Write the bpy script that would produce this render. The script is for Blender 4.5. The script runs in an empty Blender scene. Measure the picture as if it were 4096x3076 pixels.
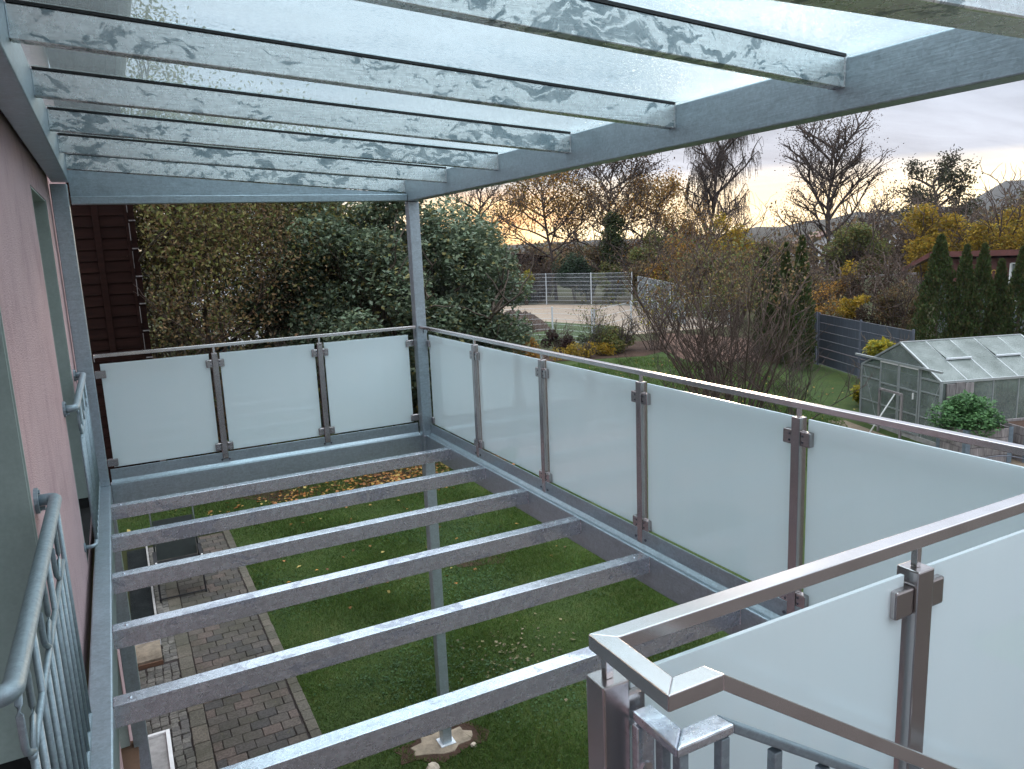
import bpy, math, random
import numpy as np
from mathutils import Vector, Matrix
R = math.radians
sc = bpy.context.scene
COL = sc.collection

# ------------------------------------------------------------------ camera
cam_d = bpy.data.cameras.new('camera'); cam = bpy.data.objects.new('camera', cam_d); COL.objects.link(cam)
cam_d.sensor_width = 36; cam_d.lens = 36*3016.6/4096; cam_d.clip_start = 0.05; cam_d.clip_end = 9000
YAW, PITCH, ROLL = -0.4793, -0.1814, -0.0420
def cam_axes():
    cy, sy, cp, sp, cr, sr = math.cos(YAW), math.sin(YAW), math.cos(PITCH), math.sin(PITCH), math.cos(ROLL), math.sin(ROLL)
    f = Vector((-sy*cp, cy*cp, sp)); r = Vector((cy, sy, 0)); u = r.cross(f)
    return r*cr+u*sr, -r*sr+u*cr, f
_r, _u, _f = cam_axes()
cam.matrix_world = Matrix.Translation((0.1843, -6.0279, 1.7498)) @ Matrix((_r, _u, -_f)).transposed().to_4x4()
sc.camera = cam

# ------------------------------------------------------------------ node helper
class NT:
    def __init__(s, nt): s.nt = nt; s.n = nt.nodes; s.l = nt.links; s.n.clear()
    def __call__(s, t, ins=None, **kw):
        o = s.n.new(t)
        for k, v in kw.items(): setattr(o, k, v)
        for k, v in (ins or {}).items():
            if isinstance(v, bpy.types.NodeSocket): s.l.new(v, o.inputs[k])
            elif v is not None: o.inputs[k].default_value = v
        return o
    def math(s, op, a, b=None, c=None, clamp=False):
        o = s.n.new('ShaderNodeMath'); o.operation = op; o.use_clamp = clamp
        for i, v in enumerate((a, b, c)):
            if v is None: continue
            if isinstance(v, bpy.types.NodeSocket): s.l.new(v, o.inputs[i])
            else: o.inputs[i].default_value = v
        return o.outputs[0]
    def mix(s, f, a, b, blend='MIX'):
        o = s.n.new('ShaderNodeMix'); o.data_type = 'RGBA'; o.blend_type = blend
        for k, v in ((0, f), (6, a), (7, b)):
            if isinstance(v, bpy.types.NodeSocket): s.l.new(v, o.inputs[k])
            else: o.inputs[k].default_value = v if k == 0 else (v[0], v[1], v[2], 1)
        return o.outputs[2]
    def ramp(s, f, stops, interp='LINEAR'):
        o = s.n.new('ShaderNodeValToRGB'); o.color_ramp.interpolation = interp; e = o.color_ramp.elements
        while len(e) < len(stops): e.new(0.5)
        for i, (p, c) in enumerate(stops):
            e[i].position = p
            if not hasattr(c, '__len__'): c = (c, c, c)
            e[i].color = (c[0], c[1], c[2], 1)
        s.l.new(f, o.inputs[0]); return o.outputs[0]
    def noise(s, vec, scale, detail=3, rough=.55, dist=0.0, out=0):
        return s('ShaderNodeTexNoise', {'Vector': vec, 'Scale': scale, 'Detail': detail, 'Roughness': rough, 'Distortion': dist}).outputs[out]

# ------------------------------------------------------------------ world, sun, exposure
world = bpy.data.worlds.new('World'); sc.world = world; world.use_nodes = True
w = NT(world.node_tree)
SUN_AZ, SUN_EL = R(44), R(3)
tc = w('ShaderNodeTexCoord'); gen = tc.outputs['Generated']
xyz = w('ShaderNodeSeparateXYZ', {0: gen}); X, Y, Z = xyz.outputs
zc = w.math('MAXIMUM', Z, 0.0)
den = w.math('ADD', zc, 0.10)
cx = w.math('DIVIDE', X, den); cy = w.math('DIVIDE', Y, den)
cv = w('ShaderNodeCombineXYZ', {0: cx, 1: cy, 2: 0.0}).outputs[0]
mp = w('ShaderNodeMapping', {'Vector': cv, 'Rotation': (0, 0, R(-20)), 'Scale': (0.35, 1.0, 1.0)}).outputs[0]
n1 = w.noise(mp, 1.3, 6, .6, .5); n2 = w.noise(mp, 5.0, 5, .6, .4)
base = w.ramp(Z, [(0.0, (0.34, 0.27, 0.24)), (0.015, (0.42, 0.35, 0.28)), (0.038, (0.40, 0.36, 0.31)), (0.062, (0.335, 0.325, 0.33)), (0.085, (0.275, 0.29, 0.33)), (0.20, (0.25, 0.28, 0.335)), (0.35, (0.35, 0.39, 0.455)), (0.60, (0.92, 1.00, 1.08)), (1.0, (1.35, 1.46, 1.56))])
cloud = w.ramp(w.math('ADD', w.math('MULTIPLY', n1, .7), w.math('MULTIPLY', n2, .3)), [(0.36, 0.80), (0.50, 1.0), (0.62, 1.16)])
skyc = w.mix(1.0, base, cloud, 'MULTIPLY')
# glow near the set sun
sd = w('ShaderNodeVectorMath', {0: gen, 1: (math.sin(SUN_AZ), math.cos(SUN_AZ), 0.03)}, operation='DOT_PRODUCT').outputs['Value']
az = w.ramp(sd, [(0.55, 0.0), (0.85, 0.42), (0.97, 1.0)])
elm = w.ramp(Z, [(0.0, 1.0), (0.04, 0.8), (0.085, 0.0)])
g1 = w.math('MULTIPLY', az, elm)
bands = w.ramp(w.noise(w('ShaderNodeMapping', {'Vector': gen, 'Scale': (1.5, 1.5, 34)}).outputs[0], 1.4, 4, .55), [(0.38, 0.15), (0.55, 1.0)])
glowc = w.mix(bands, (0.85, 0.60, 0.30), (1.3, 1.05, 0.62))
skyc = w.mix(g1, skyc, glowc)
# low orange patch above the hill to the north
sd2 = w('ShaderNodeVectorMath', {0: gen, 1: (math.sin(R(26.4)), math.cos(R(26.4)), 0.03)}, operation='DOT_PRODUCT').outputs['Value']
g2 = w.math('MULTIPLY', w.ramp(sd2, [(0.993, 0.0), (0.999, 1.0)]), w.ramp(Z, [(0.0, 1.0), (0.05, 0.75), (0.075, 0.0)]))
skyc = w.mix(g2, skyc, w.mix(bands, (0.85, 0.33, 0.06), (1.0, 0.62, 0.22)))
skyc = w.mix(w.ramp(Z, [(0.0, 1.0), (0.002, 0.0)]), skyc, (0.10, 0.10, 0.09))
bg1 = w('ShaderNodeBackground', {'Color': skyc, 'Strength': 1.0})
nish = w('ShaderNodeTexSky', sky_type='NISHITA', sun_disc=False, sun_elevation=SUN_EL, sun_rotation=SUN_AZ)
bg2 = w('ShaderNodeBackground', {'Color': nish.outputs[0], 'Strength': 0.05})
add = w('ShaderNodeMixShader', {0: 0.98, 1: bg2.outputs[0], 2: bg1.outputs[0]})
w('ShaderNodeOutputWorld', {'Surface': add.outputs[0]})

sl = bpy.data.lights.new('sun', 'SUN'); sl.energy = 0.5; sl.angle = R(12); sl.color = (1.0, .74, .5)
so = bpy.data.objects.new('sun', sl); COL.objects.link(so)
so.rotation_euler = (Vector((math.sin(SUN_AZ)*math.cos(R(6)), math.cos(SUN_AZ)*math.cos(R(6)), math.sin(R(6)))).to_track_quat('Z', 'Y')).to_euler()
vs = sc.view_settings; vs.view_transform = 'Standard'; vs.look = 'None'; vs.exposure = 1.38; vs.gamma = 1; vs.use_curve_mapping = False
sc.cycles.max_bounces = 10; sc.cycles.transparent_max_bounces = 24; sc.cycles.caustics_reflective = False; sc.cycles.caustics_refractive = False

# ------------------------------------------------------------------ materials
MATS = {}
def newmat(name):
    m = bpy.data.materials.new(name); m.use_nodes = True; MATS[name] = m; return m, NT(m.node_tree)
def finish(n, sh, disp=None):
    o = n('ShaderNodeOutputMaterial', {'Surface': sh})
def pcoord(n, rnd=True):
    tc = n('ShaderNodeTexCoord').outputs['Object']
    if not rnd: return tc
    oi = n('ShaderNodeObjectInfo').outputs['Random']
    return n('ShaderNodeVectorMath', {0: tc, 1: n('ShaderNodeCombineXYZ', {0: n.math('MULTIPLY', oi, 37.0), 1: n.math('MULTIPLY', oi, 91.0), 2: n.math('MULTIPLY', oi, 53.0)}).outputs[0]}, operation='ADD').outputs[0]
def bump(n, h, strength=.3, dist=.01):
    return n('ShaderNodeBump', {'Height': h, 'Strength': strength, 'Distance': dist}).outputs[0]

def galv(name, base=(.56, .61, .65), dark=(.22, .26, .29), patch=.5, rough=.42, metal=.85, streak=0.3, pscale=3.0, stretch=1.9, det=7):
    m, n = newmat(name); c = pcoord(n)
    wv = n.noise(c, 2.5, 4, .6, 0, 1)
    cw = n('ShaderNodeVectorMath', {0: c, 1: n('ShaderNodeVectorMath', {0: wv, 'Scale': .28}, operation='SCALE').outputs[0]}, operation='ADD').outputs[0]
    st = n('ShaderNodeMapping', {'Vector': cw, 'Scale': (1.0, 1.0, stretch)}).outputs[0]
    pn = n.noise(st, pscale, det, .64, .8)
    zone = n.noise(c, 1.1, 2, .5)
    th = n.math('SUBTRACT', pn, n.math('MULTIPLY', n.math('SUBTRACT', zone, .5), .45))
    pm = n.ramp(th, [(0.36+.05*patch, 1.0), (0.395+.05*patch, 0.0)])
    pm = n.math('MULTIPLY', pm, n.math('MULTIPLY', n.ramp(n.noise(c, 9, 5, .65), [(0.3, .6), (0.62, 1.0)]), patch))
    cl = n.ramp(n.math('ABSOLUTE', n.math('SUBTRACT', n.noise(st, pscale*.8, 6, .6, 1.2), .52)), [(0.0, 1.0), (0.011, 0.0)])
    sp = n('ShaderNodeTexVoronoi', {'Vector': c, 'Scale': 90.0}, feature='F1').outputs['Color']
    spv = n('ShaderNodeSeparateColor', {0: sp}).outputs[0]
    fine = n.noise(c, 22, 4, .6)
    scr = n.noise(n('ShaderNodeMapping', {'Vector': c, 'Rotation': (0, R(32), R(20)), 'Scale': (3, 3, 45)}).outputs[0], 3.0, 3, .6, .3)
    v = n.math('ADD', n.math('MULTIPLY', spv, .16), n.math('ADD', n.math('MULTIPLY', fine, .26), n.math('MULTIPLY', scr, streak)))
    v = n.math('ADD', v, .78-.13-streak*.5)
    b = n.mix(1.0, (base[0], base[1], base[2]), v, 'MULTIPLY')
    bc = n.n.new('ShaderNodeMix'); 
    col = n.mix(pm, b, dark)
    col = n.mix(n.math('MULTIPLY', cl, .28), col, (min(1, base[0]*1.25), min(1, base[1]*1.25), min(1, base[2]*1.22)))
    ro = n.math('ADD', n.math('MULTIPLY', fine, .25), rough-.12)
    bs = n('ShaderNodeBsdfPrincipled', {'Base Color': col, 'Metallic': n.math('SUBTRACT', metal, n.math('MULTIPLY', pm, .25)), 'Roughness': ro, 'Normal': bump(n, n.math('ADD', scr, n.math('MULTIPLY', fine, 1.2)), .28, .003)})
    n.n.remove(bc)
    finish(n, bs.outputs[0]); return m
galv('galv_roof', base=(.95, 1.0, 1.0), dark=(.24, .31, .34), patch=1.0, rough=.27, metal=.68, streak=.28, pscale=6.5, stretch=2.6)
galv('galv_beam', base=(.46, .55, .61), dark=(.30, .35, .39), patch=.4, rough=.38, metal=.7, streak=.3, pscale=4.5)
galv('galv_joist', base=(.84, .89, .97), dark=(.40, .42, .50), patch=.8, rough=.26, metal=.90, streak=.35, pscale=4.0, stretch=2.5, det=4)
galv('galv_rail', base=(.34, .42, .47), dark=(.26, .30, .33), patch=.25, rough=.55, metal=.6, streak=.12, pscale=5.0)
galv('galv_fence', base=(.66, .70, .74), dark=(.5, .5, .5), patch=.1, rough=.6, metal=.2, streak=.1)

def simple(name, col, rough=.6, metal=0.0, var=.12, scale=12.0, bstr=.15, bdist=.004, spec=.5, col2=None, detail=5, stretch=(1, 1, 1)):
    m, n = newmat(name); c = n('ShaderNodeMapping', {'Vector': pcoord(n), 'Scale': stretch}).outputs[0]
    a = n.noise(c, scale, detail, .6); b2 = n.noise(c, scale*.17, 3, .6)
    f = n.math('ADD', n.math('MULTIPLY', a, .5), n.math('MULTIPLY', b2, .5))
    c2 = col2 or tuple(max(0, x*(1-2.2*var)) for x in col); c1 = tuple(min(1, x*(1+1.2*var)) for x in col)
    colr = n.ramp(f, [(0.32, c2), (0.66, c1)])
    bs = n('ShaderNodeBsdfPrincipled', {'Base Color': colr, 'Metallic': metal, 'Roughness': rough, 'Specular IOR Level': spec, 'Normal': bump(n, a, bstr, bdist)})
    finish(n, bs.outputs[0]); return m
simple('reveal_plaster', (.40, .455, .43), .85, var=.06, scale=60, bstr=.2, bdist=.002)
simple('black_membrane', (.012, .011, .012), .7, var=.3)
simple('dark_wood', (.018, .0075, .006), .85, spec=.08, var=.3, scale=6, stretch=(1, 1, 14), bstr=.4)
simple('brown_wood', (.16, .085, .05), .75, var=.3, scale=6, stretch=(1, 1, 9), bstr=.4)
simple('red_paint', (.115, .036, .03), .6, var=.2)
simple('weathered_wood', (.225, .205, .205), .85, var=.35, scale=7, stretch=(6, 6, .6), bstr=.5, bdist=.01)
simple('white_render', (.72, .71, .74), .9, var=.05)
simple('white_paint', (.75, .75, .74), .5, var=.06)
simple('concrete', (.235, .19, .14), .95, var=.3, scale=9, bstr=.8, bdist=.02)
simple('kerb_concrete', (.30, .29, .28), .9, var=.2, scale=14)
galv('aluminium', base=(.40, .43, .44), dark=(.3, .32, .32), patch=.1, rough=.5, metal=.5, streak=.1)
simple('rubber', (.006, .007, .009), .5, var=.3)
simple('black_fabric', (.010, .010, .012), .8, var=.3)
simple('green_metal', (.02, .03, .028), .5, var=.2)
simple('roof_tile', (.12, .06, .05), .8, var=.3)
simple('grey_slats', (.13, .15, .16), .7, var=.2, scale=9, stretch=(8, 8, .5))
simple('anthracite_slats', (.045, .055, .075), .6, var=.25, scale=9, stretch=(10, 10, .4))
simple('anthracite_metal', (.09, .10, .13), .5, var=.2)
simple('corner_steel', (.16, .21, .26), .5, metal=.4, var=.15)
simple('rock', (.40, .34, .27), .95, var=.3, scale=6, bstr=.8, bdist=.03)
simple('bark', (.085, .065, .05), .95, var=.35, scale=9, stretch=(1, 1, .3), bstr=.8, bdist=.02)
simple('twig', (.078, .05, .039), .9, var=.3, scale=9)
simple('twig_red', (.11, .062, .052), .9, var=.3, scale=9)
simple('dark_twig', (.062, .044, .038), .9, var=.3, scale=9)
simple('birch_bark', (.26, .22, .19), .9, var=.4, scale=5)
simple('blue_plastic', (.05, .16, .22), .6)
simple('yellow_flower', (.55, .36, .06), .7)
simple('tar_joint', (.03, .022, .02), .95)

def plaster():
    m, n = newmat('pink_plaster'); c = n('ShaderNodeTexCoord').outputs['Object']
    g = n('ShaderNodeTexVoronoi', {'Vector': c, 'Scale': 170.0}).outputs['Distance']
    a = n.noise(c, 90, 3, .7); big = n.noise(c, .8, 4, .6)
    run = n.noise(n('ShaderNodeMapping', {'Vector': c, 'Scale': (5, 5, .5)}).outputs[0], 1.1, 4, .65, 1.0)
    col = n.ramp(n.math('ADD', n.math('MULTIPLY', run, .3), n.math('MULTIPLY', n.noise(c, 2.6, 6, .7), .7)), [(0.33, (.43, .30, .315)), (0.5, (.56, .40, .42)), (0.7, (.60, .44, .455))])
    col = n.mix(n.math('MULTIPLY', n.ramp(a, [(0.3, 1.0), (0.55, 0.0)]), .25), col, (.33, .23, .24))
    bs = n('ShaderNodeBsdfPrincipled', {'Base Color': col, 'Roughness': .95, 'Specular IOR Level': .2, 'Normal': bump(n, n.math('ADD', g, a), .7, .004)})
    finish(n, bs.outputs[0])
plaster()

def stainless(nm, c1, c2, ro):
    m, n = newmat(nm); c = pcoord(n)
    a = n.noise(n('ShaderNodeMapping', {'Vector': c, 'Scale': (2, 2, 60)}).outputs[0], 10, 3, .6)
    b2 = n.noise(c, 6, 4, .6)
    col = n.mix(n.ramp(b2, [(0.35, 0.0), (0.7, 1.0)]), c1, c2)
    bs = n('ShaderNodeBsdfPrincipled', {'Base Color': col, 'Metallic': .97, 'Roughness': n.math('ADD', n.math('MULTIPLY', a, .035), ro), 'Normal': bump(n, a, .012, .0004)})
    finish(n, bs.outputs[0])
stainless('stainless', (.68, .65, .65), (.78, .755, .755), .20)
stainless('stainless_post', (.43, .40, .40), (.47, .44, .44), .24)

def frosted():
    m, n = newmat('frosted_glass'); c = pcoord(n)
    big = n.noise(c, 1.1, 3, .55); drip = n.noise(n('ShaderNodeMapping', {'Vector': c, 'Scale': (14, 14, .5)}).outputs[0], 1.5, 4, .6)
    f = n.math('ADD', n.math('MULTIPLY', big, .85), n.math('MULTIPLY', drip, .15))
    col = n.ramp(f, [(0.35, (.78, .91, .945)), (0.65, (.86, .955, .98))])
    d = n('ShaderNodeBsdfDiffuse', {'Color': col})
    t = n('ShaderNodeBsdfTranslucent', {'Color': (.90, .975, 1, 1)})
    mx = n('ShaderNodeMixShader', {0: .4, 1: d.outputs[0], 2: t.outputs[0]})
    fr = n.math('MULTIPLY', n('ShaderNodeFresnel', {'IOR': 1.5}).outputs[0], n.math('SUBTRACT', 1.0, n('ShaderNodeNewGeometry').outputs['Backfacing']))
    g = n('ShaderNodeBsdfGlossy', {'Color': (.95, .98, 1, 1), 'Roughness': .035})
    finish(n, n('ShaderNodeMixShader', {0: n.math('MULTIPLY', fr, 1.6, None, True), 1: mx.outputs[0], 2: g.outputs[0]}).outputs[0])
frosted()

def roofglass():
    m, n = newmat('wet_roof_glass'); c = n('ShaderNodeTexCoord').outputs['Object']
    drop = n.noise(n('ShaderNodeMapping', {'Vector': c, 'Scale': (.45, 1.4, 1)}).outputs[0], 95, 3, .6, .2)
    big = n.noise(c, 1.6, 4, .6)
    th = n.math('ADD', drop, n.math('MULTIPLY', n.math('SUBTRACT', big, .5), .5))
    dm = n.ramp(th, [(0.60, 0.0), (0.66, 1.0)])
    hi = n.ramp(th, [(0.30, 1.0), (0.42, 0.0)])
    tcol = n.mix(dm, (.93, .985, .99), (.66, .75, .78))
    tr = n('ShaderNodeBsdfTransparent', {'Color': tcol})
    tl = n('ShaderNodeBsdfTranslucent', {'Color': (.88, .98, .99, 1)})
    gl = n('ShaderNodeBsdfGlossy', {'Color': (.9, .95, .97, 1), 'Roughness': .05, 'Normal': bump(n, drop, .5, .004)})
    m1 = n('ShaderNodeMixShader', {0: n.math('ADD', n.math('MULTIPLY', hi, .16), .10), 1: tr.outputs[0], 2: tl.outputs[0]})
    fr = n('ShaderNodeFresnel', {'IOR': 1.33}).outputs[0]
    m2 = n('ShaderNodeMixShader', {0: n.math('MULTIPLY', fr, .35), 1: m1.outputs[0], 2: gl.outputs[0]})
    finish(n, m2.outputs[0])
roofglass()

def ghglass(name, tint, haze):
    m, n = newmat(name); c = pcoord(n)
    big = n.noise(c, 1.7, 3, .55)
    tr = n('ShaderNodeBsdfTransparent', {'Color': (*tint, 1)})
    d = n('ShaderNodeBsdfPrincipled', {'Base Color': n.mix(big, (.16, .19, .175), (.33, .37, .37)), 'Roughness': .22, 'Specular IOR Level': .8, 'Normal': bump(n, n.noise(c, 60, 2, .5), .25, .004)})
    mx = n('ShaderNodeMixShader', {0: n.math('ADD', n.math('MULTIPLY', big, .5), haze-.25), 1: tr.outputs[0], 2: d.outputs[0]})
    finish(n, mx.outputs[0])
ghglass('greenhouse_glass', (.80, .86, .82), .40)
ghglass('greenhouse_roof_glass', (.66, .73, .70), .46)
m, n = newmat('window_glass')
finish(n, n('ShaderNodeBsdfPrincipled', {'Base Color': (.02, .025, .03, 1), 'Roughness': .05, 'Specular IOR Level': .8}).outputs[0])

def leafmat(name, cols, trans=.25, rough=.5, back=(1.0, 1.0, .9)):
    """cols: list of leaf colours picked per leaf"""
    m, n = newmat(name)
    rnd = n('ShaderNodeNewGeometry').outputs['Random Per Island']
    st = [(i/len(cols), c) for i, c in enumerate(cols)]
    col = n.ramp(rnd, st, 'CONSTANT')
    big = n.noise(n('ShaderNodeTexCoord').outputs['Object'], .9, 3, .6)
    col = n.mix(1.0, col, n.ramp(big, [(0.3, .72), (0.7, 1.25)]), 'MULTIPLY')
    d = n('ShaderNodeBsdfPrincipled', {'Base Color': col, 'Roughness': rough, 'Specular IOR Level': .12})
    t = n('ShaderNodeBsdfTranslucent', {'Color': col})
    finish(n, n('ShaderNodeMixShader', {0: trans, 1: d.outputs[0], 2: t.outputs[0]}).outputs[0])
leafmat('leaf_greygreen', [(.155, .190, .115), (.172, .207, .132), (.107, .152, .098), (.133, .178, .116), (.090, .125, .081), (.160, .214, .152), (.116, .160, .090), (.197, .240, .178), (.090, .125, .075), (.197, .178, .071)], .2, .45)
leafmat('leaf_olive', [(.153, .170, .051), (.119, .153, .051), (.204, .187, .060), (.102, .128, .043), (.170, .128, .051)], .3)
leafmat('leaf_yolive', [(.16, .165, .05), (.13, .15, .045), (.20, .18, .06), (.11, .12, .04), (.16, .12, .045), (.23, .21, .08)], .35)
leafmat('leaf_pine', [(.045, .05, .025), (.055, .045, .028), (.06, .06, .03), (.04, .04, .022)], .15)
leafmat('leaf_brown', [(.144, .088, .048), (.112, .080, .048), (.176, .112, .056), (.080, .064, .040), (.096, .096, .048), (.208, .144, .064)], .3)
leafmat('leaf_orange', [(.354, .177, .040), (.258, .121, .032), (.161, .097, .040), (.419, .241, .048), (.145, .113, .032)], .4)
leafmat('leaf_gold', [(.358, .243, .029), (.272, .194, .029), (.429, .286, .036), (.186, .157, .029), (.300, .172, .025)], .4)
leafmat('leaf_yellow', [(.34, .29, .03), (.28, .26, .035), (.20, .22, .04), (.40, .30, .03)], .4)
leafmat('leaf_darkbrown', [(.075, .051, .036), (.060, .045, .033), (.098, .060, .039)], .3)
leafmat('leaf_thuja', [(.053, .083, .027), (.042, .068, .024), (.068, .090, .030), (.060, .068, .027), (.083, .075, .030)], .15, .7)
leafmat('leaf_darkgreen', [(.023, .042, .023), (.031, .052, .029), (.019, .034, .019)], .1)
leafmat('leaf_ivy', [(.033, .052, .019), (.046, .065, .026), (.065, .072, .026)], .15)
leafmat('leaf_strawberry', [(.078, .169, .065), (.058, .130, .052), (.104, .208, .078)], .25)
leafmat('leaf_purple', [(.045, .022, .022), (.06, .03, .025), (.035, .02, .02)], .25)
leafmat('grass_blade', [(.059, .110, .024), (.076, .126, .027), (.051, .092, .020), (.101, .135, .034), (.085, .151, .043)], .3, .5)
leafmat('clover_leaf', [(.035, .080, .030), (.050, .100, .035), (.030, .065, .022)], .25, .4)
leafmat('fallen_leaf', [(.38, .20, .06), (.28, .12, .04), (.45, .28, .09), (.20, .09, .035), (.34, .16, .07), (.14, .07, .04), (.42, .33, .12)], .1, .6)
leafmat('fallen_pale', [(.154, .140, .070), (.119, .112, .056), (.182, .154, .098), (.084, .077, .042)], .1, .6)

def lawnmat():
    m, n = newmat('lawn_soil'); c = n('ShaderNodeTexCoord').outputs['Object']
    a = n.noise(c, 35, 5, .7); b2 = n.noise(c, 1.1, 5, .6); b3 = n.noise(c, 7, 4, .6)
    col = n.ramp(n.math('ADD', n.math('MULTIPLY', b2, .6), n.math('MULTIPLY', b3, .4)), [(0.34, (.026, .046, .012)), (0.5, (.038, .064, .015)), (0.66, (.060, .074, .020))])
    col = n.mix(1.0, col, n.ramp(a, [(0.3, .45), (0.7, 1.5)]), 'MULTIPLY')
    finish(n, n('ShaderNodeBsdfPrincipled', {'Base Color': col, 'Roughness': .9, 'Specular IOR Level': .2, 'Normal': bump(n, a, .9, .03)}).outputs[0])
lawnmat()
def ground2(name, cols, sc_=12, bd=.03):
    m, n = newmat(name); c = n('ShaderNodeTexCoord').outputs['Object']
    a = n.noise(c, sc_, 6, .7); b2 = n.noise(c, sc_*.09, 4, .6)
    col = n.ramp(n.math('ADD', n.math('MULTIPLY', a, .6), n.math('MULTIPLY', b2, .4)), [(0.3, cols[0]), (0.5, cols[1]), (0.7, cols[2])])
    finish(n, n('ShaderNodeBsdfPrincipled', {'Base Color': col, 'Roughness': .95, 'Specular IOR Level': .15, 'Normal': bump(n, a, .9, bd)}).outputs[0])
ground2('sand', [(.19, .14, .105), (.28, .22, .17), (.35, .29, .23)], 5, .06)
ground2('soil', [(.025, .016, .012), (.055, .033, .024), (.09, .055, .04)], 7, .06)
ground2('mulch', [(.05, .03, .025), (.11, .065, .05), (.17, .11, .085)], 14, .04)
ground2('dark_gravel', [(.003, .004, .004), (.012, .015, .016), (.04, .046, .046)], 45, .05)
ground2('path_gravel', [(.10, .08, .06), (.19, .15, .11), (.28, .23, .17)], 22, .03)
ground2('far_field', [(.022, .030, .012), (.036, .038, .016), (.05, .044, .022)], .08, .3)
ground2('forest_hill', [(.016, .018, .016), (.03, .03, .026), (.05, .042, .032)], .12, 3.0)

def pavermat(name, cols):
    m, n = newmat(name); c = n('ShaderNodeTexCoord').outputs['Object']
    g = n('ShaderNodeNewGeometry').outputs['Position']
    rnd = n('ShaderNodeObjectInfo').outputs['Random']
    col = n.ramp(rnd, [(i/len(cols), x) for i, x in enumerate(cols)], 'CONSTANT')
    a = n.noise(g, 38, 5, .7); moss = n.noise(g, 2.2, 4, .65)
    col = n.mix(1.0, col, n.ramp(a, [(0.3, .5), (0.68, 1.5)]), 'MULTIPLY')
    lich = n.ramp(n.noise(g, 55, 3, .6), [(0.62, 0.0), (0.70, 1.0)])
    col = n.mix(n.math('MULTIPLY', lich, .35), col, (.24, .22, .18))
    col = n.mix(n.math('MULTIPLY', n.ramp(moss, [(0.42, 0.0), (0.62, 1.0)]), .45), col, (.035, .035, .02))
    finish(n, n('ShaderNodeBsdfPrincipled', {'Base Color': col, 'Roughness': .85, 'Specular IOR Level': .3, 'Normal': bump(n, a, .8, .008)}).outputs[0])
pavermat('paver_stone', [(.062, .055, .050), (.078, .068, .06), (.088, .074, .064), (.055, .051, .049), (.098, .076, .066), (.072, .064, .054)])
pavermat('edge_slab', [(.105, .094, .076), (.092, .084, .068), (.118, .102, .082)])
pavermat('cobble_stone', [(.125, .115, .105), (.10, .094, .088), (.15, .14, .125)])

# ------------------------------------------------------------------ mesh building
class MB:
    def __init__(s): s.v = []; s.f = []
    def add(s, vs_, fs): b = len(s.v); s.v += [tuple(v) for v in vs_]; s.f += [tuple(i+b for i in f) for f in fs]; return s
    def box(s, x0, x1, y0, y1, z0, z1):
        return s.add([(x0,y0,z0),(x1,y0,z0),(x1,y1,z0),(x0,y1,z0),(x0,y0,z1),(x1,y0,z1),(x1,y1,z1),(x0,y1,z1)],
            [(0,3,2,1),(4,5,6,7),(0,1,5,4),(1,2,6,5),(2,3,7,6),(3,0,4,7)])
    def hexa(s, p):  # 8 points: bottom 4 ccw then top 4
        return s.add(p, [(0,3,2,1),(4,5,6,7),(0,1,5,4),(1,2,6,5),(2,3,7,6),(3,0,4,7)])
    def bar(s, a, b, w_, h, up=(0,0,1)):   # rectangular bar from a to b, w_ wide (sideways), h high
        a = Vector(a); b = Vector(b); d = (b-a).normalized(); up = Vector(up)
        sd = d.cross(up)
        if sd.length < 1e-4: up = Vector((0,1,0)); sd = d.cross(up)
        sd.normalize(); u = sd.cross(d).normalized(); sd = sd*w_/2; u = u*h/2
        return s.hexa([a-sd-u, a+sd-u, b+sd-u, b-sd-u, a-sd+u, a+sd+u, b+sd+u, b-sd+u])
    def tube(s, pts, r, k=8, cap=True):
        pts = [Vector(p) for p in pts]; n = len(pts)
        rr = r if hasattr(r, '__len__') else [r]*n
        ref = Vector((0,0,1)); vs_ = []
        for i, p in enumerate(pts):
            t = (pts[min(i+1,n-1)]-pts[max(i-1,0)]).normalized()
            if abs(t.dot(ref)) > .95: rf = Vector((0,1,0))
            else: rf = ref
            a = t.cross(rf).normalized(); b = t.cross(a)
            for j in range(k):
                q = 2*math.pi*j/k; vs_.append(p+(a*math.cos(q)+b*math.sin(q))*rr[i])
        fs = [(i*k+j, i*k+(j+1)%k, (i+1)*k+(j+1)%k, (i+1)*k+j) for i in range(n-1) for j in range(k)]
        if cap: fs += [tuple(range(k))[::-1], tuple((n-1)*k+j for j in range(k))]
        return s.add(vs_, fs)
    def poly(s, pts, thick):  # polygon extruded by vector
        n = len(pts); t = Vector(thick); P = [Vector(p) for p in pts]
        return s.add(P+[p+t for p in P], [tuple(range(n))[::-1], tuple(range(n, 2*n))]+[(i, (i+1)%n, n+(i+1)%n, n+i) for i in range(n)])

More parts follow.
